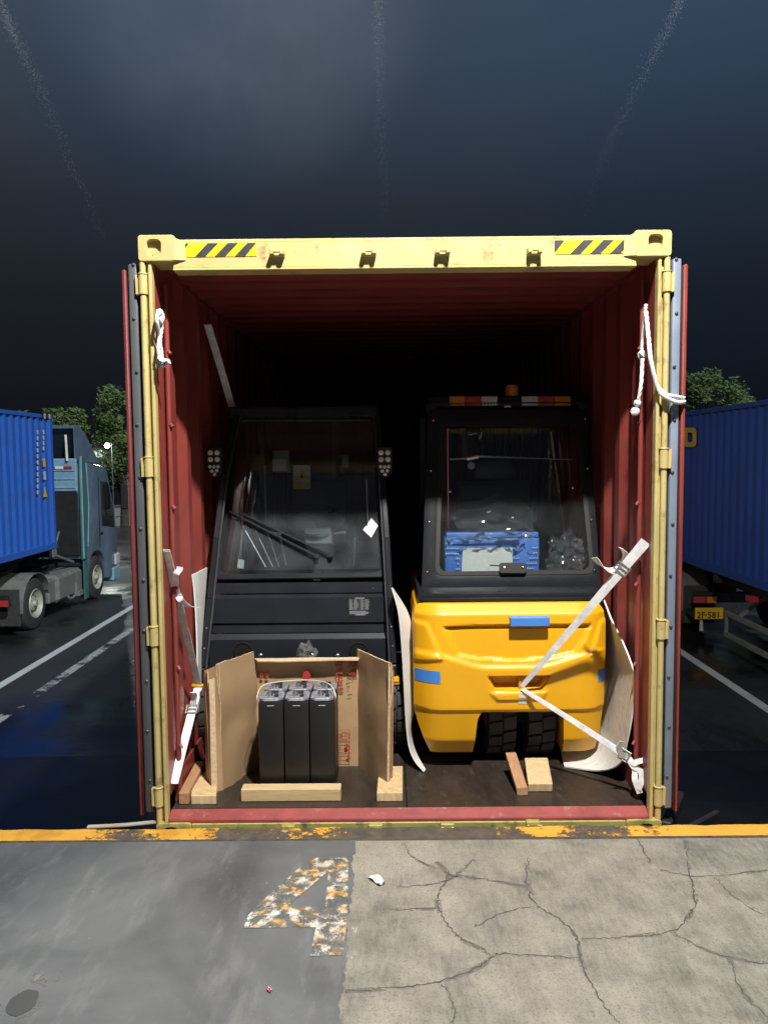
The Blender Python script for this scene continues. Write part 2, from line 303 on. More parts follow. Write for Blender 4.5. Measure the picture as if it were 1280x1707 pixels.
M['lamp'] = emit('lit_lamp', (.95, 1, .95), 60); M['lamp_fl'] = emit('lit_floodlight', (1, .98, .93), 25)
M['water'] = mat('water_drops', (.5, .55, .62), .2)

# ------------------------------------------------------------ ground materials
def mat_dock():
    m = bpy.data.materials.new('dock_grey_coating'); m.use_nodes = True; t = m.node_tree; L = t.links.new; p = t.nodes['Principled BSDF']
    tc = N(t, 'ShaderNodeTexCoord'); o = tc.outputs['Object']
    a = N(t, 'ShaderNodeTexNoise', Scale=1.6, Detail=6.0, Roughness=.55, Distortion=.6); L(o, a.inputs[0])
    rp = N(t, 'ShaderNodeValToRGB'); e = rp.color_ramp.elements; e[0].position = .33; e[0].color = (.078, .083, .088, 1); e[1].position = .70; e[1].color = (.175, .182, .188, 1); L(a.outputs[0], rp.inputs[0])
    # scuffed pale smears, dragged towards the edge
    mp = N(t, 'ShaderNodeMapping'); mp.inputs['Scale'].default_value = (3.4, 1.0, 1); mp.inputs['Rotation'].default_value = (0, 0, -.5); L(o, mp.inputs[0])
    b = N(t, 'ShaderNodeTexNoise', Scale=2.2, Detail=9.0, Roughness=.7); L(mp.outputs[0], b.inputs[0])
    mb = N(t, 'ShaderNodeMapRange'); mb.inputs['From Min'].default_value = .52; mb.inputs['From Max'].default_value = .78; mb.inputs['To Max'].default_value = .65; L(b.outputs[0], mb.inputs[0])
    x1 = N(t, 'ShaderNodeMix', data_type='RGBA'); x1.inputs[7].default_value = (.29, .29, .285, 1); L(mb.outputs[0], x1.inputs[0]); L(rp.outputs[0], x1.inputs[6])
    c = N(t, 'ShaderNodeTexNoise', Scale=55.0, Detail=5.0, Roughness=.7); L(o, c.inputs[0])
    mc = N(t, 'ShaderNodeMapRange'); mc.inputs['From Min'].default_value = .64; mc.inputs['From Max'].default_value = .69; mc.inputs['To Max'].default_value = .75; L(c.outputs[0], mc.inputs[0])
    d = N(t, 'ShaderNodeTexNoise', Scale=4.0, Detail=2.0); L(o, d.inputs[0])
    md = N(t, 'ShaderNodeMapRange'); md.inputs['From Min'].default_value = .48; md.inputs['From Max'].default_value = .66; L(d.outputs[0], md.inputs[0])
    mm = N(t, 'ShaderNodeMath', operation='MULTIPLY'); L(mc.outputs[0], mm.inputs[0]); L(md.outputs[0], mm.inputs[1])
    x2 = N(t, 'ShaderNodeMix', data_type='RGBA'); x2.inputs[7].default_value = (.42, .41, .38, 1); L(mm.outputs[0], x2.inputs[0]); L(x1.outputs[2], x2.inputs[6])
    L(x2.outputs[2], p.inputs['Base Color'])
    r = N(t, 'ShaderNodeMapRange'); r.inputs['To Min'].default_value = .42; r.inputs['To Max'].default_value = .72; L(a.outputs[0], r.inputs[0]); L(r.outputs[0], p.inputs['Roughness'])
    f = N(t, 'ShaderNodeTexNoise', Scale=110.0, Detail=4.0); L(o, f.inputs[0])
    bp = N(t, 'ShaderNodeBump', Strength=1.0, Distance=.0012); L(f.outputs[0], bp.inputs['Height']); L(bp.outputs[0], p.inputs['Normal'])
    return m
def mat_concrete():
    m = bpy.data.materials.new('dock_concrete'); m.use_nodes = True; t = m.node_tree; L = t.links.new; p = t.nodes['Principled BSDF']
    tc = N(t, 'ShaderNodeTexCoord'); o = tc.outputs['Object']
    a = N(t, 'ShaderNodeTexNoise', Scale=3.0, Detail=8.0, Roughness=.65); L(o, a.inputs[0])
    rp = N(t, 'ShaderNodeValToRGB'); e = rp.color_ramp.elements; e[0].position = .32; e[0].color = (.135, .127, .11, 1); e[1].position = .64; e[1].color = (.40, .368, .305, 1); L(a.outputs[0], rp.inputs[0])
    mp = N(t, 'ShaderNodeMapping'); mp.inputs['Scale'].default_value = (26, 5, 1); mp.inputs['Rotation'].default_value = (0, 0, .15); L(o, mp.inputs[0])
    b = N(t, 'ShaderNodeTexNoise', Scale=2.0, Detail=6.0, Roughness=.7); L(mp.outputs[0], b.inputs[0])
    mb = N(t, 'ShaderNodeMapRange'); mb.inputs['From Min'].default_value = .42; mb.inputs['From Max'].default_value = .72; mb.inputs['To Max'].default_value = .6; L(b.outputs[0], mb.inputs[0])
    x1 = N(t, 'ShaderNodeMix', data_type='RGBA'); x1.inputs[7].default_value = (.42, .40, .34, 1); L(mb.outputs[0], x1.inputs[0]); L(rp.outputs[0], x1.inputs[6])
    c = N(t, 'ShaderNodeTexNoise', Scale=120.0, Detail=5.0, Roughness=.75); L(o, c.inputs[0])
    mc = N(t, 'ShaderNodeMapRange'); mc.inputs['From Min'].default_value = .53; mc.inputs['From Max'].default_value = .63; mc.inputs['To Max'].default_value = .6; L(c.outputs[0], mc.inputs[0])
    x2 = N(t, 'ShaderNodeMix', data_type='RGBA'); x2.inputs[7].default_value = (.10, .095, .085, 1); L(mc.outputs[0], x2.inputs[0]); L(x1.outputs[2], x2.inputs[6])
    L(x2.outputs[2], p.inputs['Base Color']); p.inputs['Roughness'].default_value = .8
    ad = N(t, 'ShaderNodeMath', operation='ADD'); L(b.outputs[0], ad.inputs[0]); L(c.outputs[0], ad.inputs[1])
    bp = N(t, 'ShaderNodeBump', Strength=1.0, Distance=.006); L(ad.outputs[0], bp.inputs['Height']); L(bp.outputs[0], p.inputs['Normal'])
    return m
def mat_wet(name, c0, c1, wet=.5, s=.35, rmin=.15):
    m = bpy.data.materials.new(name); m.use_nodes = True; t = m.node_tree; L = t.links.new; p = t.nodes['Principled BSDF']
    tc = N(t, 'ShaderNodeTexCoord'); o = tc.outputs['Object']
    a = N(t, 'ShaderNodeTexNoise', Scale=s, Detail=7.0, Roughness=.6, Distortion=.4); L(o, a.inputs[0])
    mr = N(t, 'ShaderNodeMapRange'); mr.inputs['From Min'].default_value = wet-.12; mr.inputs['From Max'].default_value = wet+.10; L(a.outputs[0], mr.inputs[0])
    x1 = N(t, 'ShaderNodeMix', data_type='RGBA'); x1.inputs[6].default_value = (*c0, 1); x1.inputs[7].default_value = (*c1, 1); L(mr.outputs[0], x1.inputs[0]); L(x1.outputs[2], p.inputs['Base Color'])
    r = N(t, 'ShaderNodeMapRange'); r.inputs['To Min'].default_value = rmin; r.inputs['To Max'].default_value = .50; L(mr.outputs[0], r.inputs[0]); L(r.outputs[0], p.inputs['Roughness'])
    f = N(t, 'ShaderNodeTexNoise', Scale=55.0, Detail=4.0); L(o, f.inputs[0])
    fm = N(t, 'ShaderNodeMath', operation='MULTIPLY'); L(f.outputs[0], fm.inputs[0]); L(mr.outputs[0], fm.inputs[1])
    bp = N(t, 'ShaderNodeBump', Strength=1.0, Distance=.008); L(fm.outputs[0], bp.inputs['Height']); L(bp.outputs[0], p.inputs['Normal'])
    return m
M['dock'] = mat_dock(); M['concrete'] = mat_concrete()
M['asphalt'] = mat_wet('wet_asphalt', (.012, .0125, .0135), (.034, .035, .037), .48, .4); M['shade_strip'] = mat_wet('wet_shade_strip', (.008, .0085, .010), (.018, .019, .021), .56, .5, .30)
M['crack'] = mat('crack_dirt', (.085, .078, .068), .9, var=.3, vs=30)
M['line_white'] = worn('white_line_paint', [(.55, .56, .57), (.62, .63, .64), (.50, .51, .52)], .78, 5, .3, .5); M['line_worn'] = worn('white_line_worn', [(.34, .35, .36), (.42, .43, .44)], .44, 4, 5.3, .5)
M['four'] = worn('worn_number_paint', [(.70, .69, .66), (.60, .57, .50), (.66, .34, .07)], .47, 220, .9, .8); M['four_dull'] = worn('worn_number_under', [(.17, .16, .13), (.15, .145, .12)], .52, 90, 4.2, .85)

GZ = -1.68
def sheet(name, x0, x1, y0, y1, z, m, nx=1, ny=1):
    b = MB(); b.grid([[(lerp(x0, x1, i/nx), lerp(y0, y1, j/ny), z) for i in range(nx+1)] for j in range(ny+1)]); o = b.build(name, m); o['kind'] = 'structure'; return o
sheet('yard_ground', -600, 600, -30, 1500, GZ, M['asphalt'])
sheet('shade_strip', -60, 60, .05, 5.15, GZ+.004, M['shade_strip'])  # dark strip near the dock: warehouse shadow put into the wet ground's colour
b = MB(); xa = atz(218, 1013, GZ); xb = atz(0, 1145, GZ)
xl = (xa.x+xb.x)/2
b.box(xl-.075, xl+.075, 4.5, 40, GZ+.002, GZ+.008); o = b.build('lane_line', M['line_white']); o['kind'] = 'structure'
xc = atz(40, 1172, GZ).x
b = MB(); b.box(xc-.08, xc+.08, 5.2, 30, GZ+.002, GZ+.008); o = b.build('lane_line', M['line_worn']); o['kind'] = 'structure'
xr = (atz(1135, 1090, GZ).x+atz(1280, 1180, GZ).x)/2
b = MB(); b.box(xr-.075, xr+.075, 4.5, 40, GZ+.002, GZ+.008); o = b.build('lane_line', M['line_white']); o['kind'] = 'structure'

# dock: grey coated slab on the left, bare concrete on the right, edge strip, wall below
XJ = -.265
b = MB(); b.box(-30, XJ, -5.6, -.131, -.2, 0); dock = b.build('dock_floor', M['dock']); dock['kind'] = 'structure'
b = MB(); b.box(XJ, 30, -5.6, -.131, -.2, -.002); con = b.build('concrete_slab', M['concrete'], dock)
b = MB(); re_ = []
for k in range(221):
    y = lerp(-.132, -3.2, k/220); re_.append([(XJ-.02, y, .0006), (XJ+.012+.020*noise.noise((y*7, 2.2, 0))+.012*noise.noise((y*31, 5, 0))+.008*noise.noise((y*90, 1, 0)), y, .0006)])
b.grid(re_); b.build('coating_edge', M['dock'], dock)
b = MB(); b.box(-30, 30, -5.6, -.045, GZ-.2, -.2); b.box(-30, 30, -.128, -.045, -.2, -.03); o = b.build('dock_wall', mat('dock_wall_concrete', (.16, .155, .145), .85, var=.25, bump=.003, bs=20)); o['kind'] = 'structure'
# cracks: narrow jagged grooves filled with dirt
CR = [[(660,1478),(718,1474),(755,1462),(790,1432)], [(672,1405),(690,1430),(727,1448)], [(727,1436),(746,1458),(733,1485),(730,1510),(745,1540),(770,1565),(800,1580),(818,1592)],
      [(746,1458),(800,1464),(880,1478)], [(650,1516),(733,1514)], [(880,1430),(877,1462),(890,1505),(930,1530),(960,1562),(968,1600),(985,1640),(1010,1680),(1035,1707)],
      [(575,1652),(680,1644),(738,1634),(800,1610),(828,1590),(880,1592),(962,1596)], [(738,1640),(756,1675),(752,1707)], [(968,1564),(1030,1562),(1115,1552),(1145,1530),(1158,1500),(1150,1460),(1142,1400)],
      [(1115,1552),(1170,1580),(1215,1595),(1280,1606)], [(1215,1597),(1235,1650),(1280,1697)], [(1100,1450),(1170,1460),(1280,1450)], [(1190,1462),(1230,1500),(1280,1528)], [(890,1510),(840,1520),(790,1545)], [(1060,1395),(1085,1440)]]
b = MB(); rc = random.Random(3)
for ci, line in enumerate(CR):
    P = spline([atz(x, y, 0) for x, y in line], 9); w0 = .0062 if ci in (2, 5, 6, 8) else .0040; row = []
    for i, p in enumerate(P):
        d = (P[min(i+1, len(P)-1)]-P[max(i-1, 0)]).normalized(); nn = Vector((-d.y, d.x, 0)); p = p + nn*rc.uniform(-.006, .006)
        w = w0*rc.uniform(.35, 1.25)*(.55+.9*abs(noise.noise((p.x*9, p.y*9, 0))))*(.35+.65*math.sin(math.pi*min(1, max(.04, i/(len(P)-1))))); row.append([p+nn*w+Vector((0,0,-.0008)), p-nn*w+Vector((0,0,-.0008))])
    b.grid(row)
o = b.build('crack', M['crack'], con); o['kind'] = 'stuff'
b = MB()
for ci, line in enumerate(CR):
    P = spline([atz(x, y, 0) for x, y in line], 9); row = []
    for i, p in enumerate(P):
        d = (P[min(i+1, len(P)-1)]-P[max(i-1, 0)]).normalized(); nn = Vector((-d.y, d.x, 0)); w = .011*(1+.8*noise.noise((p.x*7, p.y*7, 5))); row.append([p+nn*w+Vector((0, 0, -.0014)), p-nn*w+Vector((0, 0, -.0014))])
    b.grid(row)
    for k in range(2, len(P)-3, 7):      # hairline branches
        d = Vector((rc.uniform(-1, 1), rc.uniform(-1, 1), 0)).normalized(); a = P[k]; Q = [a]
        for t in range(6): Q.append(Q[-1]+(d+Vector((rc.uniform(-.6, .6), rc.uniform(-.6, .6), 0)))*.014)
        b.grid([[q_+Vector((.0007, .0007, -.001)), q_+Vector((-.0007, -.0007, -.001))] for q_ in Q])
o = b.build('crack_dirt', worn('crack_stain', [(.15, .138, .115), (.19, .175, .148)], .44, 70, 3.1, .9), con); o['kind'] = 'stuff'
# edge strip with flaking orange paint
b = MB(); n = 160; rows = [[], [], [], []]
for i in range(n+1):
    x = lerp(-30, 30, i/n) if i in (0, n) else lerp(-3.2, 3.2, (i-1)/(n-2))
    wv = .010*noise.noise((x*5, 1.7, 0)) + .004*noise.noise((x*19, 4, 0))
    rows[0].append((x, -.135, -.004)); rows[1].append((x, -.131, .006)); rows[2].append((x, -.022+wv, .006+.004*noise.noise((x*8, 9, 0)))); rows[3].append((x, -.020+wv, -.09))
b.grid(rows); edge = b.build('edge_strip', M['steel_edge'], dock)
def strip(name, x0, x1, m, y0, y1, z, seed):
    b = MB(); k = 90; r = [[], []]
    for i in range(k+1):
        x = lerp(x0, x1, i/k); wv = .010*noise.noise((x*5, 1.7, 0)) + .004*noise.noise((x*19, 4, 0)); zz = .006+.004*noise.noise((x*8, 9, 0))
        r[0].append((x, y0, .006+z)); r[1].append((x, y1+wv, zz+z))
    b.grid(r); return b.build(name, m, edge)
M['edge_paint'] = worn('orange_kerb_paint', [(.55, .27, .03), (.72, .38, .05), (.66, .34, .04)], .5, 26, 1.3, xr=[(-1.6, .70), (-1.0, .50), (-.55, .40), (-.1, .32), (.5, .30), (.65, .44), (.8, .40), (1.1, .50), (1.5, .72)], xoff=ORG[edge.name].x)
strip('orange_paint', -3.2, 3.2, M['edge_paint'], -.130, -.024, .0018, 1)
# the painted bay number 4
def zz(pts, z): return [atz(x, y, z) for x, y in pts]
o_ = zz([(498,1448),(528,1430),(580,1430),(580,1512),(577,1546),(572,1592),(516,1594),(527,1546),(406,1547),(414,1526),(456,1484)], .002)
i_ = [Vector(p) for p in zz([(548,1452),(542,1512),(478,1512)], .002)]
def holed(outer, inner, m, name, parent, z):
    bm = bmesh.new(); O = ORG[parent.name]
    vo = [bm.verts.new(p-O+Vector((0,0,z))) for p in outer]; vi = [bm.verts.new(p-O+Vector((0,0,z))) for p in inner]
    es = [bm.edges.new((vo[i-1], vo[i])) for i in range(len(vo))]+[bm.edges.new((vi[i-1], vi[i])) for i in range(len(vi))]
    bmesh.ops.triangle_fill(bm, edges=es, use_beauty=True); me = bpy.data.meshes.new(name); bm.to_mesh(me); bm.free(); me.materials.append(m)
    o = bpy.data.objects.new(name, me); col.objects.link(o); o.parent = parent; ORG[o.name] = O; return o
holed(o_, i_, M['four_dull'], 'painted_number', dock, 0); holed(o_, i_, M['four'], 'painted_number', dock, .0012)
b = MB(); b.grid([[atz(566, 1420, .001), atz(600, 1418, .001)], [atz(566, 1510, .001), atz(596, 1510, .001)], [atz(560, 1707, .001), atz(590, 1707, .001)]])
b.build('paint_overspray', worn('paint_overspray', [(.62, .62, .60), (.55, .54, .50)], .27, 60, 2.2), dock)

# ------------------------------------------------------------ the yellow container
ZB, ZT, XO, LEN = -.09, 2.806, 1.219, 12.19
C = thing('shipping_container', 'open yellow shipping container with red inside, loaded with two forklifts', 'container', (0, LEN/2, ZB))
def casting(xs, ys, z0, front):
    b = MB(); w, h, d = .170, .118, .178; x0 = XO-w; cx, cz = xs*(XO-w/2), z0+h/2
    yf = -.012 if front else LEN
    out = rrect([(cx-w/2, yf, cz-h/2), (cx+w/2, yf, cz-h/2), (cx+w/2, yf, cz+h/2), (cx-w/2, yf, cz+h/2)], .018, 5)
    inn = rrect([(cx-.030+.012*xs, yf, cz-.038), (cx+.030+.012*xs, yf, cz-.038), (cx+.034+.012*xs, yf, cz+.038), (cx-.034+.012*xs, yf, cz+.038)], .026, 5)
    s = 1 if front else -1
    b.ring(out, inn, (0, .03*s, 0)); ob = [p+Vector((0, .03*s, 0)) for p in out]
    b.plate([p+Vector((0, .028*s, 0)) for p in out], (0, (d-.03)*s, 0), 0)
    if front:    # the worn, ragged inside of the hole
        b.box(cx-.02, cx+.035, yf+.012, yf+.027, cz-.05, cz-.012)
    return b.build('corner_casting', M['yellow'] if z0 > 1 else M['yellow_low'], C, bevel=.003, smooth=40)
for xs in (-1, 1):
    for z0 in (ZB, ZT-.118):
        for fr in (True, False): casting(xs, 0, z0, fr)
# header
zh = 2.647
b = MB(); b.box(-XO+.155, XO-.155, .006, .022, zh+.012, ZT-.032); b.box(-XO+.155, XO-.155, .0, .10, zh, zh+.012); b.box(-XO+.155, XO-.155, .012, .14, ZT-.032, ZT-.016)
b.box(-XO+.155, XO-.155, .10, .12, zh+.012, ZT-.032)
b.build('header_rail', M['yellow'], C, bevel=.003)
for s in (-1, 1):
    b = MB(); x0, x1 = (-XO+.150, -XO+.19) if s < 0 else (XO-.19, XO-.150)
    b.add([(s*(XO-.165), -.012, ZT-.112), (s*(XO-.165), -.012, ZT-.012), (s*(XO-.215), .003, ZT-.03), (s*(XO-.215), .003, ZT-.112), (s*(XO-.165), .05, ZT-.112), (s*(XO-.165), .05, ZT-.012), (s*(XO-.215), .05, ZT-.03), (s*(XO-.215), .05, ZT-.112)],
          [(0,1,2,3),(4,7,6,5),(0,3,7,4),(1,5,6,2),(0,4,5,1),(3,2,6,7)])
    b.build('header_gusset', M['yellow'], C)
def keeper(px, py, low=False):
    p = aty(px, py, 0); b = MB(); x = p.x; z = p.z
    if not low:
        b.box(x-.030, x+.032, -.014, .006, z-.008, z+.022); b.box(x-.032, x-.014, -.044, .006, z-.004, z+.020); b.box(x+.014, x+.034, -.044, .006, z-.004, z+.020); b.tube([(x-.03, -.03, z+.010), (x+.032, -.03, z+.010)], .006, 8)
    else:
        b.box(x-.036, x+.030, -.030, .0, z+.002, z+.024); b.box(x-.036, x-.020, -.034, .0, z-.026, z+.01); b.box(x+.014, x+.030, -.034, .0, z-.026, z+.01); b.disc((x+.034, -.018, z-.005), (0, -1, 0), .012, .012, 10)
    b.build('lock_keeper', M['yellow'] if not low else M['yellow_low'], C, bevel=.005, smooth=35)
for px, py in ((463, 426), (615, 425), (737, 424), (889, 423)): keeper(px, py)
for px, py in ((482, 1380), (627, 1379), (746, 1377), (888, 1373)): keeper(px, py, True)
# hazard stickers
M['stk_y'] = mat('sticker_yellow', (.80, .62, .01), .45, var=.08); M['stk_k'] = mat('sticker_black', (.035, .037, .045), .5, var=.2, vs=40)
for a, bq in (((299, 406), (428, 427)), ((924, 401), (1053, 422))):
    p0 = aty(*a, .004); p1 = aty(*bq, .004); x0, x1, z1, z0 = p0.x, p1.x, p0.z, p1.z
    m_ = MB(); m_.box(x0, x1, .0035, .0062, z0, z1); st = m_.build('hazard_sticker', M['stk_y'], C)
    H_ = z1-z0; k = .048; pitch = (x1-x0-.03)/3.55
    for j in range(4):
        xa = x0 + pitch*j - .02; pts = [(xa, z0), (xa+k, z0), (xa+k+H_, z1), (xa+H_, z1)]
        if j == 0: pts = [(x0, z0+.008), (x0+.004, z0+.008), (x0+.045, z1), (x0, z1)]
        m_ = MB(); m_.plate([(min(x, x1), .0032, z) for x, z in pts], (0, -.0006, 0)); m_.build('black_stripe', M['stk_k'], st)
# posts, hinge rods
for s in (-1, 1):
    b = MB(); f = lambda a, c_, y0, y1, z0, z1: b.box(min(s*a, s*c_), max(s*a, s*c_), y0, y1, z0, z1)
    f(XO-.056, XO-.040, .0, .045, ZB+.118, ZT-.118); f(XO-.040, XO-.004, .022, .035, ZB+.118, ZT-.118); f(XO-.012, XO-.001, .035, .15, ZB+.118, ZT-.118)
    b.build('corner_post', M['yellow'], C, bevel=.003)
    b = MB(); x0, x1 = sorted((s*(XO-.055), s*(XO-.041))); b.box(x0, x1, .0455, .142, ZB+.118, ZT-.118); b.build('post_lining', M['red'], C)
    b = MB(); xr_ = s*(XO-.014); b.tube([(xr_, .006, ZB+.118), (xr_, .006, ZT-.118)], .0145, 12); b.build('hinge_rod', M['yellow'], C, smooth=40)
    for py in ((475, 780, 1062, 1330) if s < 0 else (470, 765, 1050, 1328)):
        z = aty(640+s*460, py, 0).z; h = .045
        b = MB(); b.tube([(xr_, .006, z-h), (xr_, .006, z+h)], .021, 14); b.box(min(xr_, xr_+s*.035), max(xr_, xr_+s*.035), .0, .022, z-h, z+h); b.tube([(xr_, .006, z+h), (xr_, .006, z+h+.006)], .024, 12)
        b.build('hinge', M['yellow'], C, bevel=.002, smooth=40)
    # lashing bar just inside the opening
    b = MB(); xl_ = s*(XO-.072); b.tube([(xl_, .165, .10), (xl_, .165, 2.62)], .0125, 10)
    for z in (.35, .75, 1.15, 1.55, 1.95, 2.3): b.tube([(xl_, .165, z-.006), (xl_-s*.012, .155, z), (xl_-s*.02, .15, z-.012)], .009, 8)
    b.build('lashing_bar', M['red'], C, smooth=40)
# corrugated walls
def corrug(a, bnd, pitch, depth):
    o = []; y = a
    while y < bnd-.01:
        for t, d in ((0, 0), (.072, 0), (.139, depth), (.211, depth)):
            if y+t < bnd: o.append((y+t, d))
        y += pitch
    o.append((bnd, 0)); return o
for s in (-1, 1):
    prof = [(.14, .0), (.27, .0)] + [(y+.0, d) for y, d in corrug(.30, LEN-.15, .278, .036)]
    xi = XO-.050
    b = MB(); b.grid([[(s*(xi+d), y, .05), (s*(xi+d), y, 2.70)] for y, d in prof]); b.build('side_wall', M['red'], C, fix=False)
    b = MB(); b.grid([[(s*(xi+d+.004), y, .05), (s*(xi+d+.004), y, 2.70)] for y, d in prof]); b.build('outer_skin', M['yellow'], C, fix=False)
    b = MB(); x0, x1 = sorted((s*(xi-.002), s*XO)); b.box(x0, x1, .14, LEN-.15, 2.70, ZT-.02); b.build('top_side_rail', M['red'], C)
    b = MB(); b.box(x0, x1, .16, LEN-.15, ZB, .05); b.build('bottom_side_rail', M['yellow_low'], C)
    b = MB(); x0, x1 = sorted((s*(xi-.014), s*(xi-.003))); b.box(x0, x1, .14, LEN-.15, .07, .20); b.build('kick_plate', M['red'], C)
b = MB(); b.grid([[(-XO+.05, y, 2.735-d), (XO-.05, y, 2.735-d)] for y, d in [(.12, 0)]+corrug(.16, LEN-.1, .21, .022)]); b.build('roof_sheet', M['red'], C, fix=False)
b = MB(); b.grid([[(-XO+.05, y, ZT-.03-d), (XO-.05, y, ZT-.03-d)] for y, d in [(.12, 0)]+corrug(.16, LEN-.1, .21, .022)]); b.build('roof_skin', M['yellow'], C, fix=False)
b = MB(); b.grid([[(x, LEN-.12-d, .05), (x, LEN-.12-d, 2.72)] for x, d in corrug(-XO+.05, XO-.05, .25, .045)]); b.build('end_wall', M['red'], C, fix=False)
# floor panels
FZ = .07
ys = [.057]+[.057+1.21*k for k in range(1, 11)]; xs_ = [-1.16, -.005, 1.16]
for i in range(2):
    for j in range(10):
        b = MB(); b.box(xs_[i]+.002, xs_[i+1]-.002, ys[j]+.0015, ys[j+1]-.0015, FZ-.028, FZ-.0004*((i+j) % 3)); b.build('floor_panel', M['ply'], C)
b = MB(); b.box(-1.165, 1.165, .06, LEN-.2, FZ-.12, FZ-.03); b.build('floor_beam', M['darksteel'], C)
b = MB(); b.add([(-1.162, .057, FZ+.001), (1.162, .057, FZ+.001), (1.162, .0, .040), (-1.162, .0, .040), (-1.162, .057, .0), (1.162, .057, .0), (1.162, .0, .02), (-1.162, .0, .02)], [(0,1,2,3),(7,6,5,4),(3,2,6,7),(0,4,5,1),(0,3,7,4),(1,5,6,2)])
b.build('threshold', M['red_sill'], C, bevel=.004)
b = MB(); b.box(-XO+.17, XO-.17, -.004, .05, ZB, .022); b.build('sill_rail', M['yellow_low'], C, bevel=.004)
b = MB(); p0 = aty(978, 1381, -.006); b.box(p0.x, p0.x+.165, -.0065, -.0045, p0.z-.03, p0.z+.012); b.build('fork_slot_shade', M['blackm'], C)  # flat black plate on the rail, painting the shade inside a slot
for s in (-1, 1):
    b = MB(); x0, x1 = sorted((s*1.164, s*1.200)); b.box(x0, x1, .012, .14, .04, .14); b.build('post_foot', M['red'], C, bevel=.004)
# doors folded back along the sides
for s in (-1, 1):
    D_ = MB(); x0, x1 = sorted((s*1.288, s*1.308)); D_.box(x0, x1, .02, 1.19, ZB+.14, 2.66)
    for k in range(3): z = .5+k*.75; xa, xb = sorted((s*1.27, s*1.288)); D_.box(xa, xb, .1, 1.1, z, z+.30)
    dr = D_.build('door', M['door_red_shaded'] if s < 0 else M['red'], C, bevel=.006, smooth=40)
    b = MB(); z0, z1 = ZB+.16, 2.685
    x0, x1 = sorted((s*1.236, s*1.276)); b.box(x0, x1, .016, .06, z0, z1); g = b.build('door_gasket', M['gasket'] if s < 0 else M['gasket_lit'], dr, bevel=.008, smooth=40, seg=2)
    b = MB(); x0, x1 = sorted((s*1.227, s*1.288)); b.box(x0, x1, .034, 1.18, z0+.02, z1-.03); b.build('door_frame', M['blackm'], dr)
    for k in range(11):
        z = z0+.16+k*.245; b = MB(); b.disc((s*(1.249+.006*(k % 2)), .0165, z), (0, -1, 0), .008, .004, 10, dome=.003); b.build('rivet', M['darksteel'], dr)
    for y in (.35, .85):
        b = MB(); b.tube([(s*1.335, y, ZB+.1), (s*1.335, y, 2.7)], .016, 10); b.build('lock_rod', M['steel'], dr, smooth=40)
# container trailer under it
T_ = thing('trailer', 'low trailer chassis carrying the open yellow container below the dock edge', 'trailer', (0, 6, GZ))
for x in (-.45, .45): b = MB(); b.box(x-.07, x+.07, .3, 12.6, -.42, ZB-.002); b.build('chassis_beam', M['blackm'], T_)
for y in (.3, 3, 6, 9, 12): b = MB(); b.box(-1.2, 1.2, y, y+.18, -.30, ZB-.004); b.build('cross_beam', M['blackm'], T_)
def truck_wheel(c, ax, r, w, parent, rimm='wheelrim', name='wheel'):
    c = Vector(c); ax = Vector(ax); pr = [(r*.55, 0), (r*.62, 0), (r*.9, .01), (r*.97, .03), (r, .06), (r, w-.06), (r*.97, w-.03), (r*.9, w-.01), (r*.55, w)]
    b = MB(); b.lathe(pr, c, ax, 36); wh = b.build(name, M['rubber'], parent, smooth=50)
    b = MB(); b.lathe([(r*.57, .0), (r*.55, -.015), (r*.50, .02), (r*.36, .09), (r*.30, .09), (r*.27, .05), (r*.13, .03), (r*.11, -.03), (.001, -.03)], c, ax, 28); b.build('rim', M[rimm], wh, smooth=35)
    b = MB()
    q = ax.orthogonal().normalized(); q2 = ax.cross(q)
    for k in range(10): a_ = k*math.tau/10; b.disc(c+ax*.075+(q*math.cos(a_)+q2*math.sin(a_))*r*.32, -ax, .018, .03, 6)
    b.build('wheel_nuts', M['darksteel'], wh); return wh
for y in (1.6, 2.9):
    for s in (-1, 1): truck_wheel((s*1.2, y, GZ+.5), (-s, 0, 0), .5, .5, T_)
b = MB(); b.bar((1.24, -.01, -.02), (1.52, .55, -.12), .05, .07); b.bar((1.33, -.02, -.03), (1.62, .30, -.10), .03, .05); b.build('guard_bar', M['blackm'], T_, bevel=.006)
for s, lab in ((-1, 'left'), (1, 'right')):
    b = MB(); b.box(s*1.9-.12, s*1.9+.12, -.045, .03, -.62, -.12); tag(b.build('dock_bumper', M['rubber'], bevel=.012), 'black rubber dock bumper on the wall face %s of the yellow container' % lab, 'bumper', 'rubber dock bumpers')

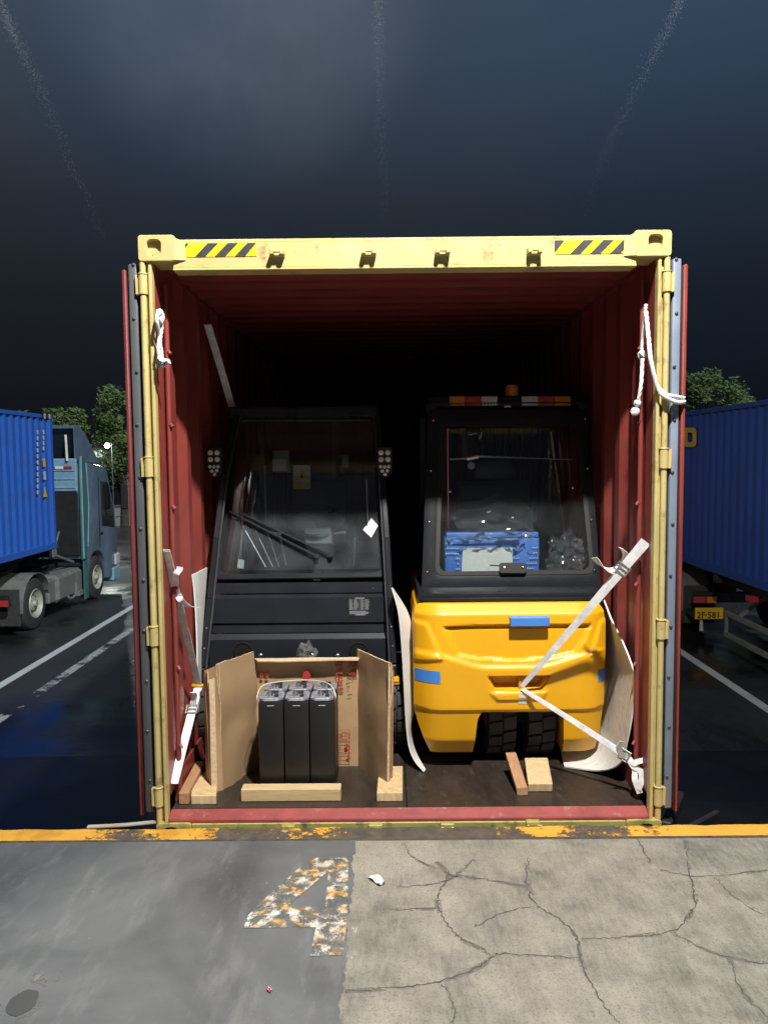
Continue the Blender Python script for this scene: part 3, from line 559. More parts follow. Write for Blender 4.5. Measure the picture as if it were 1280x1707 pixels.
# ------------------------------------------------------------ forklift tyres
def fork_tyre(c, r, w, parent, rows=2, n=18, name='tyre'):
    """solid tyre, axle along x, centre c, tread bars staggered in two rows"""
    c = Vector(c); b = MB(); a = .5*w
    b.lathe([(r*.55, -a), (r*.80, -a), (r*.95, -a*.92), (r-.018, -a*.8), (r-.018, a*.8), (r*.95, a*.92), (r*.80, a), (r*.55, a)], c, (1, 0, 0), 48)
    for k in range(n):
        for side in (-1, 1):
            t0 = (k+(.5 if side > 0 else 0))*math.tau/n; dt = math.tau/n*.80
            for q in range(3):
                ta = t0+dt*q/3; tb = t0+dt*(q+1)/3
                x0, x1 = (-a*.96, -.004) if side < 0 else (.004, a*.96)
                sk = .05*side
                vs = []
                for (x, tt) in ((x0, 0), (x1, 1)):
                    for th in (ta, tb):
                        for rr in (r-.02, r): th2 = th+sk*(tt if side < 0 else 1-tt); vs.append(c+Vector((x, math.cos(th2)*rr*(1 if tt == (1 if side < 0 else 0) else .985), math.sin(th2)*rr*(1 if tt == (1 if side < 0 else 0) else .985))))
                b.add(vs, [(1,3,7,5), (0,1,5,4), (2,6,7,3), (0,2,3,1), (4,5,7,6)])
    t = b.build(name, M['rubber'], parent)
    b = MB(); b.lathe([(r*.57, -a*.8), (r*.5, -a*.4), (r*.2, -a*.3), (.001, -a*.3)], c, (1, 0, 0), 24); b.lathe([(r*.57, a*.8), (r*.5, a*.4), (r*.2, a*.3), (.001, a*.3)], c, (1, 0, 0), 24); b.build('rim', M['fyellow'], t, smooth=40)
    return t

# ------------------------------------------------------------ yellow forklift (right)
FR = thing('forklift', 'yellow and black forklift seen from behind, orange beacon on its cab roof', 'forklift', (.58, 1.4, FZ), 'forklifts loaded in the container')
L_ = [(.163, .135), (.25, .098), (.34, .066), (.41, .048), (.90, .046), (.96, .058), (.99, .085)]
R_ = [(.163, 1.049), (.25, 1.062), (.41, 1.078), (.88, 1.093), (.94, 1.085), (.99, 1.053)]
A1 = [(.157, .368), (.37, .388), (.41, .41)]; A2 = [(.157, .861), (.37, .85), (.41, .82)]
def p2(pts, Y=.45): return [(lambda v: (v.x, v.z))(aty(x, y, Y)) for x, y in pts]
PANEL = p2([(742, 1046), (985, 1044), (975, 1066), (958, 1088), (915, 1098), (860, 1101), (800, 1099), (762, 1092)]); SLOT = p2([(815, 1130), (916, 1129), (903, 1151), (826, 1152)], .42); LIP = p2([(818, 1156), (912, 1154), (905, 1166), (828, 1168)], .42)
BROW = p2([(742, 1046), (850, 1043), (985, 1041), (985, 1048), (850, 1049), (742, 1051)])
SIDE_L = p2([(690, 1040), (712, 1042), (738, 1098), (690, 1106)]); SIDE_R = p2([(1020, 1036), (1004, 1040), (984, 1092), (1020, 1086)])
cxm = .572
def cwy(x, z):
    y = .430; u = abs(x-cxm)
    y += .075*max(0, (u-.36)/.15)**2.2
    zc = .655+.075*ss(.12, .46, u)                    # the crease sweeping up to both sides
    y += .017*ss(zc-.014, zc+.020, z) + .085*max(0, z-zc)
    y += .020*ss(.008, -.010, sdf(PANEL, x, z)) + .016*ss(.006, -.004, sdf(BROW, x, z)) - .014*ss(.012, -.012, sdf(SIDE_L, x, z)) - .014*ss(.012, -.012, sdf(SIDE_R, x, z))
    y += .9*max(0, z-.935)
    y += .085*ss(.004, -.010, sdf(SLOT, x, z)) - .012*ss(.008, -.006, sdf(LIP, x, z))
    y += .16*max(0, .425-z) + .012*ss(.43, .415, z) + .45*max(0, .245-z)
    return y
b = MB(); zs = []; z = .160
zs = [.160+.010*i for i in range(25)]+[.410+.0085*i for i in range(69)]
n1, n2, n3 = 32, 48, 26; W_ = n1+n2+n3+1; idx = {}
for i, z in enumerate(zs):
    l, r = interp(L_, z), interp(R_, z); a1, a2 = interp(A1, z), interp(A2, z)
    if z > .41:
        t = ss(.41, .50, z); a1 = lerp(.41, .36, t); a2 = lerp(.82, .86, t)
    xs = [lerp(l, a1, k/n1) for k in range(n1)]+[lerp(a1, a2, k/n2) for k in range(n2)]+[lerp(a2, r, k/n3) for k in range(n3+1)]
    for j, x in enumerate(xs):
        if z < .4095 and n1 < j < n1+n2: continue
        zz_ = z
        idx[i, j] = len(b.v); b.v.append(Vector((x, cwy(x, zz_), zz_)))
def face(*k):
    if all(q in idx for q in k): b.f.append(tuple(idx[q] for q in k)); b.m.append(0)
for i in range(len(zs)-1):
    for j in range(W_-1):
        if zs[i] < .4095 and n1 <= j < n1+n2: continue
        face((i, j), (i, j+1), (i+1, j+1), (i+1, j))
ia = 25
def skirt(keys, back):
    ks = [idx[k] for k in keys]; base = len(b.v)
    b.v += [Vector((b.v[k].x, back, b.v[k].z)) for k in ks]
    for q in range(len(ks)-1): b.f.append((ks[q], ks[q+1], base+q+1, base+q)); b.m.append(0)
nz = len(zs)
skirt([(i, 0) for i in range(nz)], 1.05); skirt([(nz-1, j) for j in range(W_)], 1.05); skirt([(i, W_-1) for i in range(nz)], 1.05)
skirt([(0, j) for j in range(n1+1)], 1.0); skirt([(i, n1) for i in range(ia+1)], 1.0); skirt([(ia, j) for j in range(n1, n1+n2+1)], 1.0); skirt([(i, n1+n2) for i in range(ia+1)], 1.0); skirt([(0, j) for j in range(n1+n2, W_)], 1.0)
cw = b.build('counterweight', M['fyellow'], FR, smooth=38)
b = MB(); b.box(.08, 1.06, 1.0, 2.1, .16, .95); b.build('chassis', M['fyellow'], FR, bevel=.02)
def patch(name, x0, x1, z0, z1, off, m, parent, nx=10, nz_=4, th=.003, fn=cwy):
    b = MB(); b.grid([[(lerp(x0, x1, i/nx), fn(lerp(x0, x1, i/nx), lerp(z0, z1, j/nz_))-off, lerp(z0, z1, j/nz_)) for i in range(nx+1)] for j in range(nz_+1)], th=th); return b.build(name, m, parent)
p0, p1 = aty(850, 1029, .44), aty(915, 1043, .44)
b = MB(); b.box(p0.x, p1.x, .425, .475, p1.z, p0.z); b.build('blue_tape', M['tape'], cw, bevel=.003)
p0, p1 = aty(699, 1117, .46), aty(733, 1137, .46); patch('blue_tape', .051, p1.x, p1.z, p0.z, .003, M['tape'], cw)
p0, p1 = aty(998, 1118, .45), aty(1017, 1138, .45); patch('blue_tape', p0.x, 1.083, p1.z, p0.z, .003, M['tape'], cw)
p0, p1 = aty(864, 1158, .42), aty(878, 1174, .42); patch('label_sticker', p0.x, p1.x, p1.z, p0.z, .0022, M['label'], cw, 3, 3, .001)
p = aty(868, 1141, .43); b = MB(); b.tube([(p.x, .46, p.z-.035), (p.x, .46, p.z+.03)], .010, 10); b.tube([(p.x-.012, .46, p.z+.03), (p.x+.012, .46, p.z+.03)], .013, 8); b.build('tow_pin', M['pinbrown'], cw, smooth=40)
for xa, xb in ((812, 858), (877, 922)):
    x0 = aty(xa, 1230, .6).x; x1 = aty(xb, 1230, .6).x; fork_tyre(((x0+x1)/2, .77, FZ+.245), .245, x1-x0, FR, n=18, name='rear_tyre')
for s in (.16, 1.0): fork_tyre((s, 1.95, FZ+.28), .28, .17, FR, name='front_tyre')
b = MB(); b.box(.34, .86, .95, 1.05, .2, .5); b.box(.50, .78, .72, .82, .25, .50); b.build('steer_axle', M['blackm'], FR)
# cab base ledge + rear window panel
b = MB(); b.box(.075, 1.095, .56, 1.2, .985, 1.035); b.box(.092, 1.082, .545, .60, .992, 1.012); b.build('cab_sill', M['black'], FR, bevel=.008, smooth=40, seg=2)
RP = Plane((.6, .76, 1.03), (0, -1, .30))
out = rrect([RP.at(702, 986), RP.at(1002, 982), RP.at(979, 682), RP.at(713, 682)], .03, 6)
inn = rrect([RP.at(730, 955), RP.at(985, 952), RP.at(961, 708), RP.at(737, 710)], .05, 6)
nb = -RP.n
b = MB(); b.ring(out, inn, nb*.05); cabp = b.build('rear_panel', M['black'], FR, bevel=.006, smooth=40, seg=2)
gi = [p_+nb*.015 for p_ in rrect([RP.at(727, 958), RP.at(988, 955), RP.at(964, 705), RP.at(734, 707)], .05, 6)]
seal_o = rrect([RP.at(725, 960, .004), RP.at(990, 957, .004), RP.at(966, 703, .004), RP.at(732, 705, .004)], .056, 6); seal_i = rrect([RP.at(732, 953, .004), RP.at(983, 950, .004), RP.at(959, 710, .004), RP.at(739, 712, .004)], .05, 6)
b = MB(); b.ring(seal_o, seal_i, nb*.012); b.build('window_seal', M['blackm'], cabp, smooth=40)
b = MB(); b.plate(gi, nb*.004); b.build('rear_window', M['glass'], cabp)
for px, py in ((722, 701), (975, 698), (718, 785), (979, 781), (715, 870), (985, 867), (712, 954), (990, 951), (726, 972), (849, 971), (975, 969)):
    b = MB(); b.disc(RP.at(px, py, .001), RP.n, .0075 if py < 960 else .004, .004, 10, dome=.004); b.build('bolt', M['chrome'], cabp, smooth=50)
for px, py in ((748, 903), (960, 901), (750, 818), (955, 812)):
    b = MB(); b.disc(RP.at(px, py, -.012), RP.n, .011, .006, 12, dome=.004); b.build('hinge_bolt', M['chrome'] if py < 860 else M['blackm'], cabp, smooth=50)
hp = rrect([RP.at(831, 957, .012), RP.at(876, 957, .012), RP.at(876, 939, .012), RP.at(831, 939, .012)], .018, 5)
b = MB(); b.plate(hp, RP.n*.014); b.bar(RP.at(832, 944, .02), RP.at(815, 943, .02), .008, .008); h_ = b.build('window_latch', M['blackm'], cabp, bevel=.003)
for px in (839, 870): b = MB(); b.disc(RP.at(px, 947, .027), RP.n, .006, .003, 10, dome=.002); b.build('latch_screw', M['chrome'], h_)
b = MB(); b.tube([RP.at(750, 764, -.02), RP.at(778, 763, -.02)], .006, 8); b.tube([RP.at(778, 763, -.022), RP.at(797, 759, -.022)], .016, 10); b.tube([RP.at(797, 759, -.022), RP.at(880, 762, -.02), RP.at(954, 765, -.02)], [.008, .005, .003], 8); b.build('window_wiper', M['steel'], cabp, smooth=50)
b = MB(); b.disc(RP.at(786, 775, -.03), RP.n, .022, .015, 14); b.build('wiper_motor', M['grey_plastic'], cabp)
# pillars, roof, light bars
tl, tr = RP.at(713, 684), RP.at(979, 684)
for x in (tl.x+.02, tr.x-.02): b = MB(); b.bar((x, 1.08, 2.07), (x, 2.2, 2.1), .07, .07); b.bar((x, 2.2, 2.1), (x, 2.35, 1.0), .06, .06, (0, 1, 0)); b.build('roof_frame', M['black'], FR, bevel=.01)
b = MB(); b.box(tl.x, tr.x, RP.at(840, 680).y, 2.25, 2.085, 2.115); b.build('cab_roof', M['black'], FR, bevel=.01)
pw = aty(712, 660, 1.10); pe = aty(980, 676, 1.10)
b = MB(); b.box(pw.x, pe.x, 1.10, 1.16, pe.z+.004, pw.z-.006); b.build('lamp_rail', M['black'], FR, bevel=.01)
LY = 1.095
for seg_ in (((749, 775, 'amber'), (775, 802, 'redlens'), (802, 829, 'clearlens')), ((869, 897, 'clearlens'), (897, 924, 'redlens'), (924, 951, 'amber'))):
    a0 = aty(seg_[0][0], 677, LY); a1 = aty(seg_[2][1], 660, LY); lb = MB(); lb.box(a0.x-.006, a1.x+.006, LY-.004, LY+.02, a0.z-.006, a1.z+.006); hb = lb.build('tail_lamp', M['blackm'], FR, bevel=.004)
    for xa, xb, mm_ in seg_:
        q0 = aty(xa+.6, 676, LY-.02); q1 = aty(xb-.6, 661, LY-.02); b = MB(); b.box(q0.x, q1.x, LY-.022, LY-.004, q0.z, q1.z)
        nn = 5
        for i in range(nn):
            for j in range(3): b.disc((lerp(q0.x, q1.x, (i+.5)/nn), LY-.022, lerp(q0.z, q1.z, (j+.5)/3)), (0, -1, 0), .0045, .002, 6)
        b.build('lens', M[mm_], hb)
bc = aty(853, 660, 1.16); b = MB(); b.lathe([(.042, 0), (.042, .08), (.036, .095), (.02, .102), (.001, .103)], (bc.x, 1.16, 2.118), (0, 0, 1), 20); be = b.build('beacon', M['amber'], FR, smooth=40)
b = MB(); b.lathe([(.047, -.02), (.047, .004), (.04, .006)], (bc.x, 1.16, 2.118), (0, 0, 1), 20); b.build('beacon_base', M['blackm'], be)
b = MB()
for zc_ in (2.14, 2.155, 2.17, 2.185): b.lathe([(.0425, 0), (.0445, .004), (.0425, .008)], (bc.x, 1.16, zc_), (0, 0, 1), 20)
b.build('lens_rib', M['amber'], be)
q = aty(846, 678, 1.08); b = MB(); b.box(q.x-.02, q.x+.02, 1.08, 1.095, q.z-.005, q.z+.006); b.build('rating_tag', M['white'], FR)
# cab inside
b = MB(); b.box(.34, .88, 1.45, 1.95, 1.05, 1.20); b.box(.36, .86, 1.38, 1.5, 1.15, 1.62); b.box(.46, .76, 1.40, 1.48, 1.62, 1.78); b.build('seat', M['seat'], FR, bevel=.05, smooth=60, seg=3)
b = MB(); b.bar((.47, 1.9, 1.2), (.47, 2.0, 2.05), .03, .05); b.bar((.60, 1.9, 1.2), (.60, 2.0, 2.05), .02, .03); b.build('mast_bar', M['darksteel'], FR)
b = MB(); b.tube([(.47, 1.7, 1.93), (.53, 1.7, 1.94), (.55, 1.71, 1.90), (.57, 1.7, 1.95)], [.018, .012, .02, .008], 8); b.build('mirror_mount', M['chrome'], FR, smooth=60)
b = MB(); b.box(.18, 1.08, 1.05, 1.4, 1.035, 1.06); b.box(.14, .2, 1.0, 1.4, 1.06, 1.28); b.box(1.03, 1.09, 1.0, 1.4, 1.06, 1.28); b.build('rear_deck', M['blackm'], FR, bevel=.01)
# blue case in bubble wrap, clear film bags behind the rear window
def jit(p, s, k): return Vector(p)+Vector((noise.noise((p[0]*k, p[1]*k, p[2]*k)), noise.noise((p[0]*k+9, p[1]*k, p[2]*k)), noise.noise((p[0]*k, p[1]*k+7, p[2]*k))))*s
q0 = aty(741, 958, .99); q1 = aty(899, 890, 1.0)
BC = thing('blue_case', 'blue plastic case in bubble wrap behind the rear window of the yellow forklift', 'case', ((q0.x+q1.x)/2, 1.1, 1.06))
b = MB(); b.box(q0.x, q1.x, .99, 1.22, 1.062, q1.z-.012); b.build('case_body', M['bluecase'], BC, bevel=.02, smooth=60, seg=3)
b = MB(); b.box(q0.x+.01, q1.x-.01, .985, 1.22, q1.z-.02, q1.z+.012); b.box(q0.x+.05, q1.x-.12, .978, .99, q1.z-.055, q1.z-.03); b.build('case_lid', M['bluecase'], BC, bevel=.01, smooth=60, seg=2)
c0 = aty(769, 958, .98); c1 = aty(855, 913, .98); b = MB(); b.plate([(c0.x, .984, 1.07), (c1.x, .984, 1.07), (c1.x-.005, .984, c1.z), (c0.x+.01, .984, c1.z)], (0, .003, 0)); b.build('paper_label', M['label'], BC)
b = MB()
for i in range(40):
    for j in range(8):
        x = lerp(q0.x+.01, q1.x-.01, (i+.5*(j % 2))/40); z = lerp(1.075, q1.z-.02, j/7)
        if (c0.x-.01 < x < c1.x and z < c1.z) or noise.noise((x*9, z*9, 2)) < -.05: continue
        b.add([(x-.006, .982, z), (x, .982, z-.006), (x+.006, .982, z), (x, .982, z+.006), (x, .975, z)], [(0,1,4),(1,2,4),(2,3,4),(3,0,4)])
o = b.build('bubble_wrap', mat('bubble_film', (.42, .55, .78), .12, var=.5, vs=40, coat=.6), BC); o['kind'] = 'stuff'
def bag(name, c, sx, sy, sz, label, cat, amp=.35, k=9, seed=0, nu=34, nv=22):
    b = MB(); rows = []
    for i in range(nv+1):
        th = math.pi*i/nv; row = []
        for j in range(nu):
            ph = math.tau*j/nu; d = Vector((math.sin(th)*math.cos(ph), math.sin(th)*math.sin(ph), math.cos(th)))
            q = .9+amp*noise.noise((d.x*2.2+seed, d.y*2.2, d.z*2.2))+amp*.8*abs(noise.noise((d.x*k*.4+seed, d.y*k*.4, d.z*k*.4)))+amp*.35*abs(noise.noise((d.x*k+seed, d.y*k, d.z*k)))
            row.append(Vector(c)+Vector((d.x*sx, d.y*sy, d.z*sz))*q)
        rows.append(row+[row[0]])
    b.grid(rows); return tag(b.build(name, M['film'], smooth=12), label, cat)
M['thin_film'] = film('crumpled_film', (.75, .80, .88), .10)
def crumple(label, o_, ux, uy, w, h, amp, seed, n=30):      # a crumpled, folded sheet of clear film
    o_, ux, uy = Vector(o_), Vector(ux).normalized(), Vector(uy).normalized(); nn = ux.cross(uy); rows = []
    for j in range(n+1):
        row = []
        for i in range(n+1):
            u, v = i/n-.5, j/n; rg = lambda f, k: 1-2*abs(noise.noise((u*f+seed, v*f, k)))
            e_ = 1+.22*noise.noise((v*3+seed, 7, 0)); t_ = 1+.25*noise.noise((u*4+seed, 3, 1))-.9*u*u
            row.append(o_+ux*(u*w*e_+.02*noise.noise((u*6, v*6, seed)))+uy*(v*h*t_)+nn*amp*(.7*rg(2.6, 1.1)+.35*rg(6, 4.2)+.14*rg(13, 8.3)))
        rows.append(row)
    b = MB(); b.grid(rows); return tag(b.build('plastic_bag', M['thin_film'], smooth=16, fix=False), label, 'plastic bag')
crumple('crumpled clear plastic bag on top of the blue case', (.55, .965, 1.275), (1, 0, 0), (0, .18, 1), .46, .27, .05, 2.3)
crumple('clear plastic bag in the right corner of the yellow forklift rear window', (.965, .93, 1.07), (1, .1, 0), (0, .15, 1), .23, .26, .04, 5.1)

# ------------------------------------------------------------ black forklift (left), seen from the front
FL = thing('forklift', 'black forklift without mast behind the cardboard box, wipers on its windshield', 'forklift', (-.58, 1.6, FZ), 'forklifts loaded in the container')
WP = Plane((-.6, .845, 1.08), (0, -1, .39)); wn = WP.n
# cowl: three bent panels one above the other
def cowl(name, pts_l, pts_r, m):
    b = MB(); b.grid([[Vector(l), Vector(r)] for l, r in zip(pts_l, pts_r)], th=.012); return b.build(name, m, FL, smooth=25)
XL0, XR0 = -1.105, -.085
cowl('cowl_lower', [(-1.125, .74, .16), (-1.115, .745, .745), (-1.105, .77, .772)], [(-.065, .74, .16), (-.075, .745, .745), (-.085, .77, .772)], M['black_panel'])
cowl('cowl_middle', [(-1.103, .775, .776), (-1.10, .784, .826), (-1.10, .774, .832)], [(-.087, .775, .776), (-.09, .784, .826), (-.09, .774, .832)], M['black_panel'])
cowl('cowl_upper', [(-1.10, .772, .835), (-1.09, .782, .978), (-1.085, .808, .994)], [(-.09, .772, .835), (-.10, .782, .978), (-.105, .808, .994)], M['black_panel'])
cowl('cowl_top', [(-1.085, .815, 1.0), (-1.082, .826, 1.06)], [(-.105, .815, 1.0), (-.108, .826, 1.06)], M['black_panel'])
for px in (380, 622): b = MB(); b.disc(aty(px, 984 if px < 500 else 980, .825), (0, -1, .5), .005, .004, 8, dome=.003); b.build('cowl_screw', M['chrome'], FL)
for px in (405, 598):
    p = aty(px, 1086, .738); b = MB(); b.disc((p.x, .7405, p.z), (0, -1, 0), .045, .003, 24); b.lathe([(.045, 0), (.05, -.006), (.055, 0)], (p.x, .739, p.z), (0, 1, 0), 24); b.build('cowl_hole_shade', mat('hole_shade', (.002, .002, .002), .9), FL)  # black disc on the panel, painting the shade inside a hole
for px in (435, 563): p = aty(px, 1093, .735); b = MB(); b.disc((p.x, .738, p.z), (0, -1, 0), .014, .010, 14, dome=.006); b.build('cowl_bolt', M['steel'], FL, smooth=50)
# side frames and pillars
for s, pts in ((-1, [(340, 1112, .70), (352, 1000, .76), (362, 900, .86), (375, 795, 1.0), (398, 688, 1.20)]), (1, [(656, 1106, .70), (650, 1000, .76), (645, 900, .86), (638, 795, 1.0), (629, 690, 1.20)])):
    b = MB(); P = [aty(*q) for q in pts]
    for a, c_ in zip(P, P[1:]): b.bar(a, c_+(c_-a)*.02, .035, .06, (0, -1, .4))
    b.bar(P[0], (P[0].x, .72, .14), .035, .06, (0, -1, 0)); b.build('pillar', M['black'], FL, bevel=.006)
    b = MB()
    for a, c_ in zip(P, P[1:]): b.tube([a+Vector((-s*.022, -.03, 0)), c_+Vector((-s*.022, -.03, 0))], .006, 6)
    b.build('pillar_trim', M['darksteel'], FL)
    for k in (1, 2): pp = P[0].lerp(P[1], .3*k); b = MB(); b.disc(pp+Vector((0, -.032, 0)), (0, -1, 0), .005, .004, 8); b.build('pillar_bolt', M['chrome'], FL)
fo = rrect([WP.at(360, 967), WP.at(642, 963), WP.at(629, 694), WP.at(396, 694)], .03, 5); fi = rrect([WP.at(368, 958), WP.at(634, 954), WP.at(622, 702), WP.at(403, 702)], .03, 5)
b = MB(); b.ring([p_+wn*.012 for p_ in fo], [p_+wn*.012 for p_ in fi], -wn*.03); wf = b.build('windshield_frame', M['black'], FL, bevel=.004, smooth=40)
b = MB(); b.plate([p_+wn*.002 for p_ in fi], -wn*.005); b.build('windshield', M['windshield'], wf)
b = MB(); b.plate([WP.at(407, 795, .005), WP.at(626, 793, .005), WP.at(634, 948, .005), WP.at(380, 952, .005)], wn*.003); b.build('lower_pane', M['windshield'], wf)
# wipers
def wiper(a, c_, z):
    b = MB(); A, B_ = WP.at(*a, .03), WP.at(*c_, .03); b.bar(A, B_, .010, .014, wn); b.bar(A+wn*-.012, A.lerp(B_, .95)+wn*-.012, .006, .010, wn)
    for t in (.0, .25, .55, .85): q = A.lerp(B_, t); b.tube([q, q+wn*.012], .007, 6)
    b.disc(B_, wn, .014, .018, 12); return b.build('wiper_blade', M['black'], FL, smooth=40)
wiper((386, 856), (530, 930), 0); wiper((404, 858), (552, 928), 0)
# things seen through the windshield
IY = 1.35
def rod(a, c_, r, m, Y=1.1, Y2=None): b = MB(); b.tube([aty(*a, Y), aty(*c_, Y2 or Y)], r, 7); return b.build('lever', M[m], FL, smooth=50)
for a, c_ in (((406, 800), (402, 935)), ((409, 884), (443, 945)), ((426, 884), (455, 945)), ((446, 888), (465, 945)), ((465, 884), (477, 942)), ((592, 895), (590, 945)), ((611, 800), (613, 870))): rod(a, c_, .004, 'steel', .98, .93)
rod((442, 775), (443, 880), .006, 'grey_plastic', 1.25, 1.2)
p = aty(402, 940, .93); b = MB(); b.box(p.x-.018, p.x+.018, .925, .93, p.z-.026, p.z+.026, T=Matrix.Translation(p) @ Matrix.Rotation(.12, 4, 'Y') @ Matrix.Translation(-p)); b.build('hang_tag', M['label'], FL)
p = WP.at(617, 880, .009); b = MB(); b.plate([WP.at(605, 884, .009), WP.at(619, 897, .009), WP.at(630, 877, .009), WP.at(619, 864, .009)], wn*.001); b.build('glass_sticker', M['label'], FL)
b = MB(); a0 = aty(508, 906, 1.05); a1 = aty(553, 880, 1.08); b.box(a0.x, a1.x, 1.06, 1.10, a0.z-.005, a1.z); b.build('display', M['grey_plastic'], FL, bevel=.008, smooth=50, seg=2)
b = MB(); a0 = aty(509, 932, 1.04); b.box(a0.x, a1.x+.01, 1.08, 1.12, a0.z, a1.z-.085); b.tube([a0+Vector((.06, .04, -.15)), a0+Vector((.07, .1, .05))], .03, 10); b.build('steering_column', M['blackm'], FL, bevel=.01)
sw = aty(528, 868, 1.2); b = MB(); ax = Vector((0, -.5, .87)); a_, c_ = ax.orthogonal().normalized(), ax.cross(ax.orthogonal().normalized())
b.tube([sw+(a_*math.cos(t*math.tau/28)+c_*math.sin(t*math.tau/28))*.17 for t in range(29)], .014, 8)
for t in (0, 2.1, 4.2): b.bar(sw, sw+(a_*math.cos(t)+c_*math.sin(t))*.17, .03, .01)
b.build('steering_wheel', M['black'], FL, smooth=50)
for px, dx in ((478, -.1), (570, .1)): b = MB(); a0 = aty(px+(-8 if dx < 0 else -15), 890, 1.08); b.tube([a0, a0+Vector((dx*.8, -.02, .012))], [.007, .010], 8); b.build('stalk', M['grey_plastic'], FL, smooth=50)
b = MB(); b.box(-.86, -.36, 1.75, 2.25, .98, 1.12); b.box(-.84, -.38, 2.2, 2.32, 1.1, 1.62); b.build('seat', M['seat'], FL, bevel=.05, smooth=60, seg=3)
a0 = aty(489, 808, 1.62); a1 = aty(517, 775, 1.62); b = MB(); b.box(a0.x, a1.x, 1.62, 1.63, a0.z, a1.z); wd = b.build('warning_label', M['label'], FL)
b = MB(); cxx = (a0.x+a1.x)/2; b.plate([(a0.x+.012, 1.6185, a0.z+.035), (a1.x-.006, 1.6185, a0.z+.035), (cxx, 1.6185, a1.z-.02)], (0, -.001, 0)); b.build('warning_triangle', M['warnyellow'], wd)
b = MB(); b.plate([(cxx-.012, 1.617, a0.z+.044), (cxx+.014, 1.617, a0.z+.044), (cxx+.001, 1.617, a1.z-.05)], (0, -.0008, 0)); b.build('warning_symbol', M['ink_black'], wd)
b = MB(); b.box(a0.x, a1.x, 1.616, 1.6195, a0.z-.03, a0.z+.02); b.build('label_foot', M['warnyellow'], wd)
a0 = aty(455, 788, 1.62); a1 = aty(482, 750, 1.62); b = MB(); b.box(a0.x, a1.x, 1.62, 1.7, a0.z, a1.z); b.build('fuse_box', M['grey_plastic'], FL, bevel=.008)
b = MB(); b.box(a0.x, a1.x-.02, 1.61, 1.62, a0.z+.01, a0.z+.09); b.build('fuse_label', M['label'], FL)
a0 = aty(573, 766, 1.3); b = MB(); b.box(a0.x-.012, a0.x+.03, 1.3, 1.32, a0.z-.05, a0.z+.03); b.box(a0.x-.035, a0.x, 1.3, 1.32, a0.z+.01, a0.z+.03); b.build('door_handle', M['grey_plastic'], FL, bevel=.008, smooth=50, seg=2)
# LED work lamps on both sides
for px in (357, 641):
    cc = aty(px, 771, .95); s = -1 if px < 500 else 1; b = MB(); hw, hh = .047, .092
    prof = rrect([(cc.x-hw, .95, cc.z+hh), (cc.x+hw, .95, cc.z+hh), (cc.x+hw, .95, cc.z-hh*.6), (cc.x+hw*.4*1, .95, cc.z-hh), (cc.x-hw*.6, .95, cc.z-hh*.85), (cc.x-hw, .95, cc.z-hh*.5)], .014, 4)
    b.plate(prof, (0, .05, 0)); hl = b.build('work_lamp', M['blackm'], FL, bevel=.004)
    for i in range(2):
        for j in range(2): b = MB(); b.disc((cc.x+(-.02+.04*i), .949, cc.z+.058-.04*j), (0, -1, 0), .0155, .004, 14, dome=.004); b.build('led', M['led'], hl, smooth=50)
    for dx, dz in ((-.024, -.024), (0, -.026), (.024, -.024), (-.014, -.05), (.016, -.048), (.002, -.070)): b = MB(); b.disc((cc.x+dx, .949, cc.z+dz), (0, -1, 0), .0105, .004, 12, dome=.003); b.build('led', M['led'], hl, smooth=50)
    b = MB(); b.tube([(cc.x, .99, cc.z), (cc.x-s*.03, 1.06, cc.z)], .012, 8); b.build('lamp_arm', M['blackm'], hl)
# name plate
a0 = aty(581, 1026, .786); a1 = aty(618, 994, .786); b = MB(); b.box(a0.x, a1.x, .7665, .7690, a0.z, a1.z, T=Matrix.Translation((0, .006, 0))); npz = b.build('name_plate', M['blackm'], FL)
b = MB(); rr_ = random.Random(5); H_ = a1.z-a0.z; W2 = a1.x-a0.x
def ln(u0, u1, v, h=.0022): b.box(a0.x+W2*u0, a0.x+W2*u1, .7715, .7722, a0.z+H_*v-h/2, a0.z+H_*v+h/2)
ln(.30, .72, .93, .006)
for k in range(10):
    v = .84-k*.055
    for u0, u1 in ((.04, .22), (.26, .44), (.56, .72), (.76, .95)): ln(u0, u1-rr_.random()*.06, v, .003)
for k in range(3): ln(.05, .95-rr_.random()*.2, .24-k*.06, .004)
ln(.3, .75, .06, .006)
for u in (.24, .46, .54, .74): b.box(a0.x+W2*u-.0006, a0.x+W2*u+.0006, .7715, .7722, a0.z+H_*.3, a0.z+H_*.87)
b.build('plate_print', mat('plate_print', (.28, .29, .30), .5), npz)
# front tyres, overhead guard, body behind
fork_tyre((-.045, .90, FZ+.275), .275, .17, FL, n=20, name='front_tyre'); fork_tyre((-1.085, .90, FZ+.275), .275, .17, FL, n=20, name='front_tyre')
b = MB(); yb = aty(657, 1132, .70); b.box(yb.x-.05, yb.x+.032, .66, .72, yb.z-.022, yb.z+.022); b.box(yb.x-.01, yb.x+.024, .655, .66, yb.z-.004, yb.z+.004); b.build('step_bracket', M['fyellow'], FL, bevel=.006, smooth=40, seg=2)
b = MB(); b.box(-1.06, -.14, 1.2, 2.3, 2.06, 2.10); b.bar((-1.04, 2.3, 2.08), (-1.05, 2.5, .9), .06, .06, (0, 1, 0)); b.bar((-.16, 2.3, 2.08), (-.15, 2.5, .9), .06, .06, (0, 1, 0)); b.box(-1.06, -.14, 1.16, 1.22, 2.03, 2.10); b.build('overhead_guard', M['black'], FL, bevel=.01)
b = MB(); b.box(-1.10, -.10, .80, 2.4, .20, .74); b.box(-1.08, -.12, 1.7, 2.7, .3, 1.0); b.build('body', M['blackm'], FL, bevel=.02)
b = MB(); b.box(-.87, -.33, .60, .80, .30, .42); b.build('mast_mount', M['blackm'], FL, bevel=.01)

